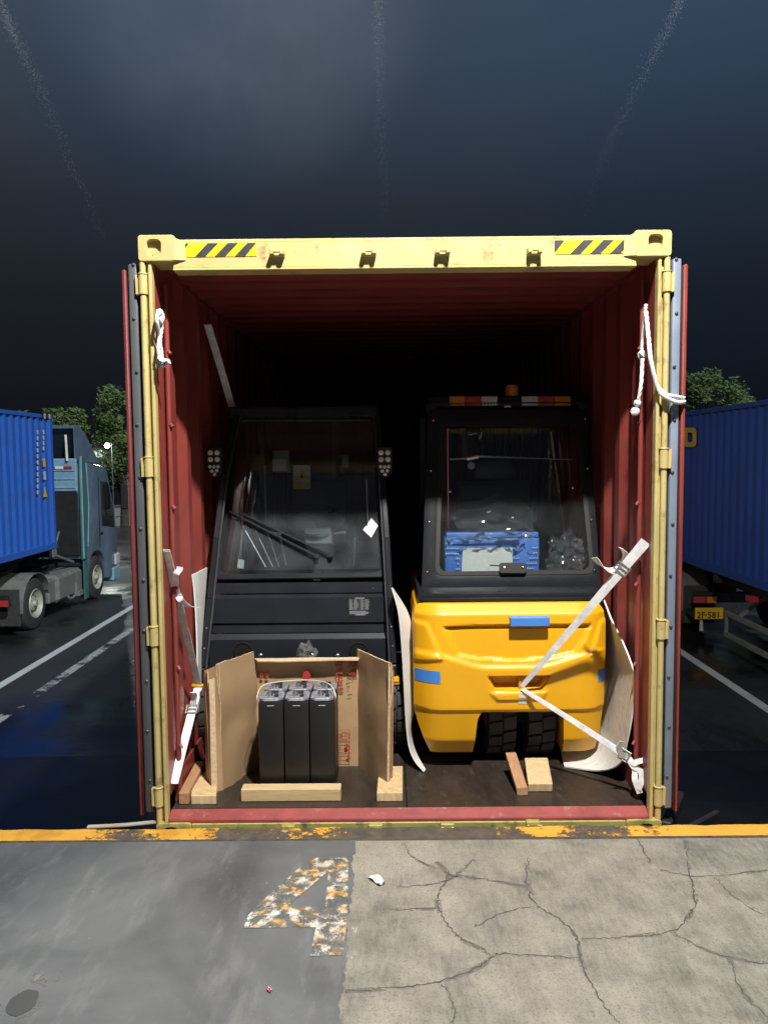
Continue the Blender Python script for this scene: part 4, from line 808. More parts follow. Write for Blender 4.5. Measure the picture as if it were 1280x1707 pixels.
# ------------------------------------------------------------ carton, battery cells, timber
K = thing('cardboard_box', 'torn open brown cardboard box with red printing around the battery cells', 'box', (-.5, .45, FZ))
def board(name, pts, th, m=('card_in', 'card_edge'), nx=8, ny=10, wob=.006, seed=0, parent=None, crease=None):
    a, b_, c, d = [Vector(p) for p in pts]; nrm = (b_-a).cross(d-a).normalized(); rows = []
    for j in range(ny+1):
        row = []
        for i in range(nx+1):
            u, v = i/nx, j/ny; p_ = a.lerp(b_, u).lerp(d.lerp(c, u), v)
            e_ = .004*noise.noise((u*6+seed, v*6, 3)) if (i in (0, nx) or j in (0, ny)) else 0
            cz = 0 if not crease else -crease[1]*max(0, 1-abs(v-crease[0]-.05*(u-.5))/.22)
            row.append(p_+nrm*(cz+wob*noise.noise((u*2.1+seed, v*2.1, 1.3))+wob*.4*noise.noise((u*7+seed, v*7, 6)))+(b_-a).normalized()*e_+(d-a).normalized()*e_*.7)
        rows.append(row)
    mb_ = MB(); mb_.grid(rows, th=th); n_ = nx*ny
    mb_.m = [0]*(2*n_)+[1]*(len(mb_.f)-2*n_); return mb_.build(name, [M[m[0]], M[m[1]]], parent or K, smooth=30)
bt = .68
q = lambda px, py, Y: aty(px, py, Y)
back = board('back_wall', [q(424, 1286, .56), q(600, 1284, .56), q(600, 1096, .56), q(424, 1098, .56)], .007, ('card', 'card_edge'), seed=1, ny=14, crease=(.80, .006))
rw_ = board('side_wall', [q(597, 1285, .55), q(646, 1322, .26), q(650, 1106, .26), q(594, 1082, .55)], .007, seed=2, wob=.012, ny=14, crease=(.80, .014))
board('side_wall', [q(646, 1326, .262), q(653, 1322, .40), q(656, 1112, .40), q(649, 1106, .262)], .006, ('card', 'card_edge'), seed=3, wob=.004)
board('outer_flap', [q(648, 1330, .265), q(654, 1334, .34), q(657, 1118, .34), q(651, 1112, .265)], .006, ('card', 'card_edge'), seed=4, wob=.004)
board('bottom_flap', [q(597, 1287, .545), q(646, 1324, .262), q(650, 1336, .22), q(600, 1300, .45)], .006, ('card', 'card_edge'), seed=9, nx=5, ny=3)
lw = board('side_wall', [q(371, 1318, .26), q(430, 1284, .55), q(424, 1086, .55), q(364, 1108, .26)], .007, seed=5, wob=.016, ny=14, crease=(.72, -.012))
board('outer_flap', [q(352, 1335, .235), q(372, 1318, .262), q(365, 1108, .262), q(341, 1118, .30)], .007, ('card', 'card_edge'), seed=6, wob=.004)
board('outer_flap', [q(353, 1332, .225), q(363, 1326, .235), q(358, 1130, .25), q(349, 1134, .24)], .007, ('card_edge', 'card_edge'), seed=7, wob=.003, nx=3)
board('outer_flap', [q(345, 1322, .34), q(354, 1334, .24), q(346, 1120, .26), q(339, 1122, .40)], .006, ('card', 'card_edge'), seed=8, wob=.004)
board('top_flap', [q(424, 1099, .558), q(600, 1097, .558), q(597, 1101, .50), q(430, 1104, .50)], .006, ('card_edge', 'card_edge'), seed=11, ny=2)
# printing on the carton: text lies on its side
def text(body, size, m, name, parent, origin, ux, uy, th=.0006, bold=0):
    cu = bpy.data.curves.new('t', 'FONT'); cu.body = body; cu.size = size; cu.extrude = 0; cu.offset = bold; cu.resolution_u = 2
    ob = bpy.data.objects.new('t', cu); col.objects.link(ob); dg = bpy.context.evaluated_depsgraph_get(); dg.update()
    me = bpy.data.meshes.new_from_object(ob.evaluated_get(dg)); bpy.data.objects.remove(ob)
    O = ORG[parent.name]; ux = Vector(ux).normalized(); uy = Vector(uy).normalized(); nrm = ux.cross(uy)
    for v in me.vertices: v.co = Vector(origin)+ux*v.co.x+uy*v.co.y+nrm*th-O
    me.materials.clear(); me.materials.append(m); me.name = name
    o = bpy.data.objects.new(name, me); col.objects.link(o); o.parent = parent; ORG[o.name] = O; return o
YP = .545
t0 = q(582, 1097, YP); text('型号:', .052, M['ink'], 'printed_text', back, (t0.x, YP, t0.z), (0, 0, -1), (1, 0, 0), bold=.0006)
t0 = q(560, 1097, YP); text('电气总成', .047, M['ink'], 'printed_text', back, (t0.x, YP, t0.z), (0, 0, -1), (1, 0, 0), bold=.0006)
t0 = q(576, 1130, YP); text('~ l r - 5', .034, M['ink_black'], 'pen_mark', back, (t0.x, YP, t0.z), (.1, 0, -1), (1, 0, .1))
for px in (434, 443): t0 = q(px, 1119, YP); text('数量', .020, M['ink'], 'printed_text', back, (t0.x, YP, t0.z), (0, 0, -1), (1, 0, 0), bold=.0004)
def stroke(b, pts, w): 
    for a, c_ in zip(pts, pts[1:]):
        a, c_ = aty(*a, YP), aty(*c_, YP); d = (c_-a).normalized(); n_ = Vector((-d.z, 0, d.x))*w/2; b.add([a-n_, c_-n_, c_+n_, a+n_], [(0, 1, 2, 3)])
for k, y0 in enumerate((1217, 1236, 1254)):
    b = MB(); stroke(b, [(561, y0), (583, y0), (583, y0+14), (561, y0+14)], .003); stroke(b, [(568, y0), (568, y0+14)], .002)
    if k == 0: stroke(b, [(571, y0+4), (580, y0+4)], .004); stroke(b, [(571, y0+10), (580, y0+10)], .004); stroke(b, [(570, y0+2), (570, y0+12)], .003)
    elif k == 1: b.add([aty(575, y0+4, YP), aty(575, y0+11, YP), aty(578, y0+12, YP), aty(581, y0+9, YP), aty(581, y0+6, YP), aty(578, y0+3, YP)], [(0,1,2,3,4,5)])
    else: b.add([aty(582, y0+3, YP), aty(582, y0+11, YP), aty(576, y0+7, YP)], [(0,1,2)]); stroke(b, [(576, y0+7), (570, y0+7)], .003)
    b.build('handling_mark', M['ink'], back)
CX0 = aty(431, 1240, .225).x; CW = (aty(559, 1240, .225).x-CX0)/3
names = {(0, 0): 'left cell of the front row', (1, 0): 'middle cell of the front row', (2, 0): 'right cell of the front row', (0, 1): 'left cell of the back row', (1, 1): 'middle cell of the back row', (2, 1): 'right cell of the back row'}
for r_ in range(2):
    for i in range(3):
        x0 = CX0+CW*i+.0025; x1 = CX0+CW*(i+1)-.0025; y0 = .225+.152*r_; y1 = y0+.148; zt = .545
        c_ = thing('battery_cell', 'tall black battery cell, '+names[i, r_]+' in the carton', 'battery', ((x0+x1)/2, (y0+y1)/2, FZ), 'battery cells in the carton')
        b = MB(); b.box(x0, x1, y0, y1, FZ+.001, zt); b.build('cell_case', M['cell'], c_, bevel=.006, smooth=40, seg=2)
        b = MB(); xm = (x0+x1)/2; hw = (x1-x0)/2
        b.plate([(xm-hw*.98, y0+.03, zt+.001), (xm-hw*.6, y0+.006, zt+.001), (xm+hw*.6, y0+.006, zt+.001), (xm+hw*.98, y0+.03, zt+.001), (xm+hw*.98, y1-.03, zt+.001), (xm+hw*.6, y1-.006, zt+.001), (xm-hw*.6, y1-.006, zt+.001), (xm-hw*.98, y1-.03, zt+.001)], (0, 0, .016)); b.build('lid', M['cell_top'], c_, bevel=.003)
        b = MB(); b.tube([(xm-.01, y0+.05, zt+.015), (xm-.01, y0+.05, zt+.036)], .016, 12); b.tube([(xm-.01, y0+.05, zt+.036), (xm-.01, y0+.05, zt+.044)], .009, 10); b.build('terminal', M['steel'], c_, smooth=40)
        b = MB(); b.box(xm-.02, xm+.028, y0+.085, y0+.115, zt+.016, zt+.026); b.box(xm+.015, xm+.035, y0+.03, y0+.05, zt+.016, zt+.028); b.build('busbar', M['blackm'], c_, bevel=.002)
        b = MB(); b.box(xm-.018, xm+.018, y0-.0012, y0+.0005, zt-.020, zt-.017); b.box(xm-.035, xm+.035, y0+.0035, y0+.005, zt+.006, zt+.009); b.build('lid_print', M['twhite'], c_)
        if r_ == 0: b = MB(); b.box(xm-.042, xm+.042, y0-.004, y0+.002, FZ+.012, FZ+.035); b.build('foot_clip', M['blackm'], c_, bevel=.004, smooth=40); b = MB(); b.box(xm-.015, xm+.017, y0-.0055, y0-.004, FZ+.02, FZ+.024); b.build('foot_print', M['twhite'], c_)
cb = spline([q(430, 1172, .23), q(429, 1160, .225), q(440, 1142, .33), q(480, 1135, .47), q(520, 1134, .47), q(548, 1140, .35), q(559, 1157, .225), q(558, 1170, .23)], 8)
b = MB(); b.tube(cb, .0024, 7); tag(b.build('white_cable', M['white'], smooth=60), 'thin white cable looped around the tops of the battery cells', 'cable')
p = q(511, 1127, .53); b = MB(); b.plate([p+Vector((.022*math.cos(t*math.tau/14), -.004, .030*math.sin(t*math.tau/14))) for t in range(14)], (0, .004, 0)); tag(b.build('red_tag', M['redlens']), 'small red tag standing behind the middle battery cells', 'tag')
bag('plastic_bag', aty(512, 1088, .66), .048, .03, .055, 'small crumpled clear plastic bag above the cardboard box back wall', 'plastic bag', seed=8, amp=.5)
def timber(name, pts_front, depth, m, label, cat='wood block'):
    b = MB(); b.plate(pts_front, depth); return tag(b.build(name, M[m], bevel=.003), label, cat, 'timber chocks and blocks')
def zpt(px, py, Z=FZ): return atz(px, py, Z)
a = zpt(402, 1337); c_ = zpt(568, 1336)
b = MB(); b.box(a.x, c_.x, a.y, a.y+.07, FZ+.001, FZ+.064, T=None); tag(b.build('timber_beam', M['pine_x'], bevel=.003), 'long pine timber lying in front of the battery cells', 'timber', 'timber chocks and blocks')
def wedge(pf, pb, w0, hz, label, m, name='wood_chock'):     # board leaning back: foot at pf, top at pb
    pf, pb = Vector(pf), Vector(pb); n_ = (pb-pf).cross(Vector((1, 0, 0))).normalized()
    if n_.z < 0: n_ = -n_
    b = MB(); b.plate([pf, pf+Vector((w0, 0, 0)), pb+Vector((w0, 0, 0)), pb], -n_*hz); tag(b.build(name, M[m], bevel=.003), label, 'chock', 'timber chocks and blocks')
a = zpt(319, 1341); w_ = zpt(362, 1339).x-a.x; wedge(a+Vector((0, 0, .045)), aty(325, 1286, .45), w_, .045, 'pale pine chock against the left front tyre beside the box', 'pine')
a = zpt(293, 1345); b = MB(); b.bar((a.x+.035, .10, FZ+.03), (-1.125, .50, FZ+.03), .05, .058); tag(b.build('wood_block', M['pine_red'], bevel=.003), 'reddish timber along the left wall beside the pale chock', 'timber', 'timber chocks and blocks')
a = zpt(628, 1336); w_ = zpt(671, 1334).x-a.x; wedge(a+Vector((0, 0, .045)), aty(632, 1277, .50), w_, .045, 'pale pine chock against the right front tyre beside the box', 'pine')
a = zpt(880, 1321); w_ = zpt(920, 1319).x-a.x; wedge(a+Vector((0, 0, .045)), aty(874, 1263, .46), w_, .045, 'pale pine chock leaning on the rear tyre of the yellow forklift', 'pine')
a = zpt(860, 1327); b = MB(); b.plate([zpt(862, 1327)+Vector((0, 0, 0)), zpt(880, 1326), zpt(880, 1326)+Vector((-.002, .004, .042)), zpt(862, 1327)+Vector((-.004, .004, .042))], (-.018, .25, .085)); tag(b.build('wood_chock', M['pine_red'], bevel=.003), 'narrow reddish wedge beside the chock under the yellow forklift', 'chock', 'timber chocks and blocks')

# ------------------------------------------------------------ white foam sheets
def foam(label, front, back_, th=.008, m='foam'):
    f = spline(front, 6); k = spline(back_, 6); rows = [[a.lerp(c_, t/6) for t in range(7)] for a, c_ in zip(f, k)]
    b = MB(); b.grid(rows, th=th); k_ = (len(rows)-1)*6; b.m = [1]*(2*k_)+[0]*(len(b.f)-2*k_); return tag(b.build('foam_sheet', [M['foam'], M[m]], smooth=40), label, 'foam sheet', 'white foam sheets protecting the forklifts')
foam('curved white foam sheet standing between the two forklifts',
     [q(652, 980, .62), q(663, 1020, .60), q(669, 1080, .58), q(673, 1150, .56), q(675, 1190, .55), q(680, 1240, .53), q(690, 1268, .50), q(706, 1287, .46)],
     [q(655, 984, .70), q(678, 1022, .72), q(690, 1070, .72), q(696, 1130, .70), q(697, 1160, .70), q(684, 1205, .68), q(690, 1250, .62), q(708, 1284, .50)])
foam('large curved white foam sheet bulging between the yellow forklift and the right wall',
     [q(1017, 1032, .44), q(1036, 1070, .33), q(1050, 1105, .25), q(1058, 1136, .20), q(1054, 1180, .20), q(1043, 1240, .23), q(1032, 1272, .28), q(1000, 1284, .40), q(940, 1277, .52)],
     [Vector((1.125, .72, .98)), Vector((1.135, .74, .86)), Vector((1.14, .75, .76)), Vector((1.14, .75, .64)), Vector((1.14, .74, .50)), Vector((1.13, .74, .34)), Vector((1.10, .74, .20)), Vector((1.02, .74, .12)), Vector((.90, .76, .10))], m='foam_ribbed')
foam('narrow white foam sheet between the left wall and the black forklift',
     [q(320, 958, .60), q(324, 1000, .60), q(327, 1060, .58), q(328, 1130, .56), q(326, 1190, .56)], [q(344, 946, .95), q(343, 1000, .9), q(342, 1060, .85), q(340, 1130, .8), q(337, 1180, .8)])

# ------------------------------------------------------------ lashing straps and ropes
def band(b, pts, w, side, th=.003, n=6):
    P = spline(pts, n); rows = []
    for i, p in enumerate(P):
        d = (P[min(i+1, len(P)-1)]-P[max(i-1, 0)]).normalized(); s_ = side(i/(len(P)-1)) if callable(side) else Vector(side); s_ = (s_-d*s_.dot(d)).normalized(); w_ = lerp(w[0], w[1], i/(len(P)-1)) if isinstance(w, tuple) else w; rows.append([p-s_*w_/2, p+s_*w_/2])
    b.grid(rows, th=th)
def strap(label, pts, w, side, buckle=None, tails=(), m='white_strap', sag=None):
    S = thing('lashing_strap', label, 'strap', pts[-1], 'white lashing straps')
    b = MB(); band(b, pts, w, side); b.build('webbing', M[m], S, smooth=50)
    w2 = (w[0]*.8, w[1]*.8) if isinstance(w, tuple) else w*.9; b = MB(); band(b, [Vector(p)+Vector((.006, -.006, -.006)) for p in pts], w2, side); b.build('webbing', M[m], S, smooth=50); w = max(w) if isinstance(w, tuple) else w
    if buckle:
        i, t = buckle; a = Vector(pts[i]).lerp(Vector(pts[i+1]), t); d = (Vector(pts[i+1])-Vector(pts[i])).normalized(); s_ = Vector(side if not callable(side) else side(.5)); s_ = (s_-d*s_.dot(d)).normalized(); n_ = d.cross(s_)
        if n_.y > 0: n_ = -n_
        b = MB(); hw = w*.72
        for k in (-1, 0, 1): b.tube([a+d*.022*k-s_*hw+n_*.009, a+d*.022*k+s_*hw+n_*.009], .0042, 8)
        for k in (-1, 1): b.tube([a-d*.026+s_*hw*k+n_*.009, a+d*.026+s_*hw*k+n_*.009], .0042, 8)
        b.build('buckle', M['steel'], S, smooth=50)
    for tl_ in tails: b = MB(); band(b, tl_, w*.8, side); b.build('loose_end', M[m], S, smooth=50)
    return S
pin = Vector((aty(868, 1143, .43).x, .425, aty(868, 1143, .43).z))
ringR = atx(1075, 902, 1.15)
strap('white strap running from the tow pin up to the right container wall', [ringR, ringR.lerp(pin, .5)+Vector((0, 0, -.004)), pin], (.046, .016), (.78, -.25, -.60), (0, .34),
      [[aty(1037, 942, .20), aty(1020, 952, .17), aty(1003, 945, .15), aty(990, 930, .14)], [aty(1040, 938, .19), aty(1043, 928, .17), aty(1040, 920, .15), aty(1034, 914, .14)]])
ringF = aty(1046, 1262, .15)
strap('white strap running from the tow pin down to the right corner of the container floor', [ringF, ringF.lerp(pin, .5)+Vector((0, 0, -.003)), pin+Vector((0, -.004, -.012))], (.036, .020), (.6, -.15, .8), (0, .06),
      [[ringF, aty(1055, 1272, .13), aty(1062, 1270, .12), aty(1071, 1268, .10)], [ringF, aty(1055, 1277, .13), aty(1067, 1285, .11), aty(1069, 1300, .10), aty(1063, 1316, .10)], [ringF, aty(1057, 1282, .13), aty(1058, 1300, .11), aty(1066, 1322, .10)], [ringF, aty(1036, 1258, .14), aty(1031, 1246, .12), aty(1036, 1236, .11)]])
ringL = atx(277, 916, -1.150); pinL = aty(331, 1142, .50)
strap('white strap running from the left container wall down to the black forklift', [ringL, ringL.lerp(pinL, .5), pinL], .040, (1, -.12, 0), (0, .62),
      [[ringL.lerp(pinL, .31), aty(302, 1000, .15), aty(315, 1010, .20), aty(331, 1012, .28)], [ringL.lerp(pinL, .28), aty(293, 960, .10), aty(299, 950, .10), aty(300, 945, .10)]])
fl_ = atx(290, 1304, -1.150)
strap('white strap running from the black forklift down to the lower left container wall', [pinL, pinL.lerp(fl_, .5), fl_], .040, (1, -.12, 0), (0, .55), [[pinL.lerp(fl_, .25), aty(324, 1160, .38), aty(322, 1155, .36)]])
strap('long grey strap hanging in the dark above the black forklift', [atx(346, 540, -1.13), atx(366, 606, -1.10), atx(388, 682, -1.06)], .045, (1, -.2, .1))
b = MB(); b.tube([pinL+Vector((-.03, -.012, .004)), pinL+Vector((.03, -.012, .0))], .010, 8); tag(b.build('strap_clip', M['fyellow'], smooth=50), 'small yellow clip where the two left straps meet', 'clip')
def rope(label, strands, r=.008, knots=()):
    S = thing('rope', label, 'rope', strands[0][0], 'white ropes tied to the container'); 
    for pts in strands:
        P = spline(pts, 10); b = MB()
        for k in range(3):                                   # three twisted strands
            Q = []
            for i, p in enumerate(P):
                d = (P[min(i+1, len(P)-1)]-P[max(i-1, 0)]).normalized(); a = d.cross(Vector((0, 1, .2))).normalized(); c_ = d.cross(a); an = i*.75+k*math.tau/3
                Q.append(p+(a*math.cos(an)+c_*math.sin(an))*r*.5)
            b.tube(Q, r*.62, 6)
        b.build('rope_strand', M['rope'], S, smooth=60)
    for kc, kr, seed in knots:
        b = MB(); rr_ = random.Random(seed); kc = Vector(kc)
        for t in range(4):
            ax = Vector((rr_.uniform(-1, 1), rr_.uniform(-1, 1), rr_.uniform(-1, 1))).normalized(); a = ax.orthogonal().normalized(); c_ = ax.cross(a)
            b.tube([kc+(a*math.cos(i*math.tau/12)+c_*math.sin(i*math.tau/12))*kr*.8 for i in range(13)], r*.9, 6)
        b.build('knot', M['rope'], S, smooth=60)
    return S
X1 = -1.130
rope('knotted white rope hanging at the upper left of the opening', [[atx(264, 517, X1), atx(262, 535, X1+.004), atx(266, 560, X1), atx(264, 585, X1), atx(268, 612, X1)], [atx(267, 520, X1), atx(270, 545, X1+.006), atx(267, 570, X1), atx(270, 592, X1+.004), atx(266, 615, X1)], [atx(266, 516, X1), atx(272, 527, X1+.012), atx(269, 537, X1+.01), atx(264, 530, X1+.006)], [atx(265, 596, X1), atx(270, 602, X1+.02), atx(279, 601, X1+.04), atx(283, 606, X1+.05)], [atx(266, 600, X1), atx(271, 608, X1+.015), atx(277, 610, X1+.03)]], .0085,
     [(atx(267, 522, X1), .013, 1), (atx(268, 600, X1), .016, 2)])
X2 = 1.125
rope('white rope with frayed end hanging at the upper right of the opening', [[atx(1076, 508, X2), atx(1074, 530, X2), atx(1070, 570, X2), atx(1070, 595, X2)], [atx(1070, 598, X2-.01), atx(1068, 640, X2-.02), atx(1062, 672, X2-.03), atx(1056, 692, X2-.04)]], .009,
     [(atx(1070, 592, X2), .020, 4), (atx(1058, 686, X2-.04), .018, 5), (atx(1062, 672, X2-.03), .013, 6)])
rope('white rope loop tying the right door to the container', [[atx(1076, 520, X2), atx(1080, 560, X2), atx(1084, 600, X2+.0), aty(1093, 640, -.02), aty(1107, 656, -.03), aty(1122, 661, -.02), aty(1139, 664, .02)], [atx(1077, 530, X2), atx(1081, 570, X2), atx(1085, 605, X2), aty(1096, 648, -.025), aty(1112, 664, -.04), aty(1128, 671, -.02), aty(1140, 670, .02)]], .010)

# ------------------------------------------------------------ small things on the dock
def scrap(name, pts, h, m, label, cat, seed=0):
    rows = []; c_ = sum((Vector(p) for p in pts), Vector())/4; a, b_, cc, d = [Vector(p) for p in pts]
    for j in range(7): rows.append([a.lerp(b_, i/6).lerp(d.lerp(cc, i/6), j/6)+Vector((0, 0, .003+h*abs(noise.noise((i*.23+seed, j*.23, seed))))) for i in range(7)])
    b = MB(); b.grid(rows, th=.0012); return tag(b.build(name, M[m], smooth=30), label, cat)
scrap('paper_scrap', zz([(613, 1464), (632, 1478), (643, 1474), (628, 1459)], 0), .03, 'white', 'crumpled white paper scrap on the dock right of the number 4', 'paper', 3)
scrap('plastic_scrap', zz([(444, 1652), (450, 1657), (454, 1652), (448, 1647)], 0), .012, 'redlens', 'tiny red plastic scrap on the grey dock floor', 'scrap', 6)
b = MB(); band(b, [atz(146, 1380, .010), atz(205, 1377, .013), atz(268, 1371, .018)], .024, (0, 1, 0), th=.010); tag(b.build('wood_batten', M['driftwood'], bevel=.002), 'thin weathered wooden batten lying on the orange dock edge', 'batten')
# a round dark stain and a pale patch around it (spilt, dried)
def blob(name, px, py, rx, ry, m, z, seed):
    c_ = atz(px, py, 0); e1 = (atz(px+rx, py, 0)-c_).length; e2 = (atz(px, py+ry, 0)-c_).length
    b = MB(); b.plate([c_+Vector((e1*math.cos(t)*(1+.12*noise.noise((math.cos(t)*2+seed, math.sin(t)*2, 0))), e2*math.sin(t)*(1+.12*noise.noise((math.cos(t)*2, math.sin(t)*2+seed, 4))), z)) for t in [k*math.tau/40 for k in range(40)]], (0, 0, .0003)); return b.build(name, m, dock)
blob('pale_stain', 40, 1655, 62, 45, worn('pale_stain', [(.20, .202, .20), (.25, .25, .245)], .44, 9, 2), .0012, 3); blob('dark_stain', 38, 1672, 23, 20, worn('dark_stain', [(.060, .063, .066), (.085, .088, .09)], .78, 20, 3), .002, 7)

# ------------------------------------------------------------ neighbouring trucks
def blue_container(xf, s, yend, z0, m, label):
    """xf: face towards us, s: +1 when that face looks to +x"""
    W, H, Ln = 2.438, 2.896, 12.19; xb = xf-s*W; y0 = yend-Ln
    B = thing('shipping_container', label, 'container', ((xf+xb)/2, (y0+yend)/2, z0), 'blue containers on neighbouring trucks')
    for x in (xf, xb):
        sg = 1 if x == xf else -1
        b = MB(); b.grid([[(x-s*sg*(.012+d), y, z0+.14), (x-s*sg*(.012+d), y, z0+H-.10)] for y, d in corrug(y0+.12, yend-.12, .278, .036)]); b.build('side_wall', m, B, fix=False)
        xa, xc = sorted((x, x-s*sg*.06)); b = MB(); b.box(xa, xc, y0+.1, yend-.1, z0+H-.10, z0+H-.02); b.build('top_side_rail', m, B, bevel=.006)
        b = MB(); b.box(xa, xc, y0+.1, yend-.1, z0+.01, z0+.14); b.build('bottom_side_rail', m, B, bevel=.006)
        for y in (y0, yend-.13):
            xa, xc = sorted((x, x-s*sg*.12)); b = MB(); b.box(xa, xc, y, y+.13, z0+.118, z0+H-.118); b.build('corner_post', m, B, bevel=.01)
            for zc_ in (z0, z0+H-.118):
                xa, xc = sorted((x+s*sg*.004, x-s*sg*.16)); b = MB(); b.box(xa, xc, y-.02 if y == y0 else y-.028, y+.158 if y == y0 else y+.15, zc_, zc_+.118); b.build('corner_casting', m, B, bevel=.01)
    xa, xc = sorted((xf-s*.05, xb+s*.05))
    b = MB(); b.box(xa, xc, yend-.06, yend-.03, z0+.1, z0+H-.1); b.build('end_wall', m, B); b = MB(); b.box(xa, xc, y0+.03, y0+.06, z0+.1, z0+H-.1); b.build('door', m, B); b = MB(); b.box(xa, xc, y0+.06, yend-.06, z0+H-.06, z0+H-.04); b.build('roof', m, B); b = MB(); b.box(xa, xc, y0+.06, yend-.06, z0+.1, z0+.13); b.build('floor', M['blackm'], B)
    return B
XLf, XRf = -7.25, 5.58
LB = blue_container(XLf, 1, 13.0, -.15, M['bluebox'], 'bright blue shipping container on the truck to the left')
RB = blue_container(XRf, -1, 12.8, -.30, M['bluebox_dark'], 'dark blue shipping container on the truck to the right')
# markings of the left container (front end: white code column, yellow signs, hazard mark)
def onx(px, py, X): return atx(px, py, X)
def xrect(name, px0, py0, px1, py1, X, m, parent, d=.002):
    a = onx(px0, (py0+py1)/2, X); c_ = onx(px1, (py0+py1)/2, X); zt_ = onx((px0+px1)/2, py0, X).z; zb_ = onx((px0+px1)/2, py1, X).z
    y0, y1 = sorted((a.y, c_.y)); b = MB(); b.box(min(X, X+d), max(X, X+d), y0, y1, zb_, zt_); return b.build(name, m, parent)
xs = XLf+.001
for k in range(11): xrect('code_letter', 62.0, 717+k*10, 64.6, 724+k*10, xs, M['twhite'], LB)
for k in range(4): xrect('code_letter', 72.0, 717+k*9, 74.5, 724+k*9, xs, M['twhite'], LB)
xrect('yellow_sign', 72, 764, 76, 778, xs, M['tyellow'], LB); xrect('white_sign', 73, 786, 77, 800, xs, M['twhite'], LB)
a = onx(72, 829, xs); b = MB(); b.plate([onx(72.5, 829, xs+.002), onx(79.5, 828, xs+.002), onx(75, 811, xs+.002)], (.001, 0, 0)); b.build('warning_triangle', M['tyellow'], LB)
for k in range(4): xrect('hazard_stripe', 70+k*4, 690, 72.4+k*4, 698, XLf+.006, M['tyellow'] if k % 2 else M['blackm'], LB)
# the right one shows the end of big yellow lettering
xx = XRf-.006; A_ = [(1139, 714), (1152, 713), (1160, 719), (1160, 739), (1152, 745), (1139, 744)]; I_ = [(1146, 722), (1150, 721), (1153, 724), (1153, 734), (1150, 737), (1146, 736)]
b = MB(); b.ring(rrect([onx(*q_, xx) for q_ in [(1139, 713), (1160, 713), (1160, 745), (1139, 745)]], .12, 4), rrect([onx(*q_, xx) for q_ in [(1145, 721), (1154, 721), (1154, 737), (1145, 737)]], .06, 4), (-.004, 0, 0)); b.build('lettering', M['tyellow'], RB)

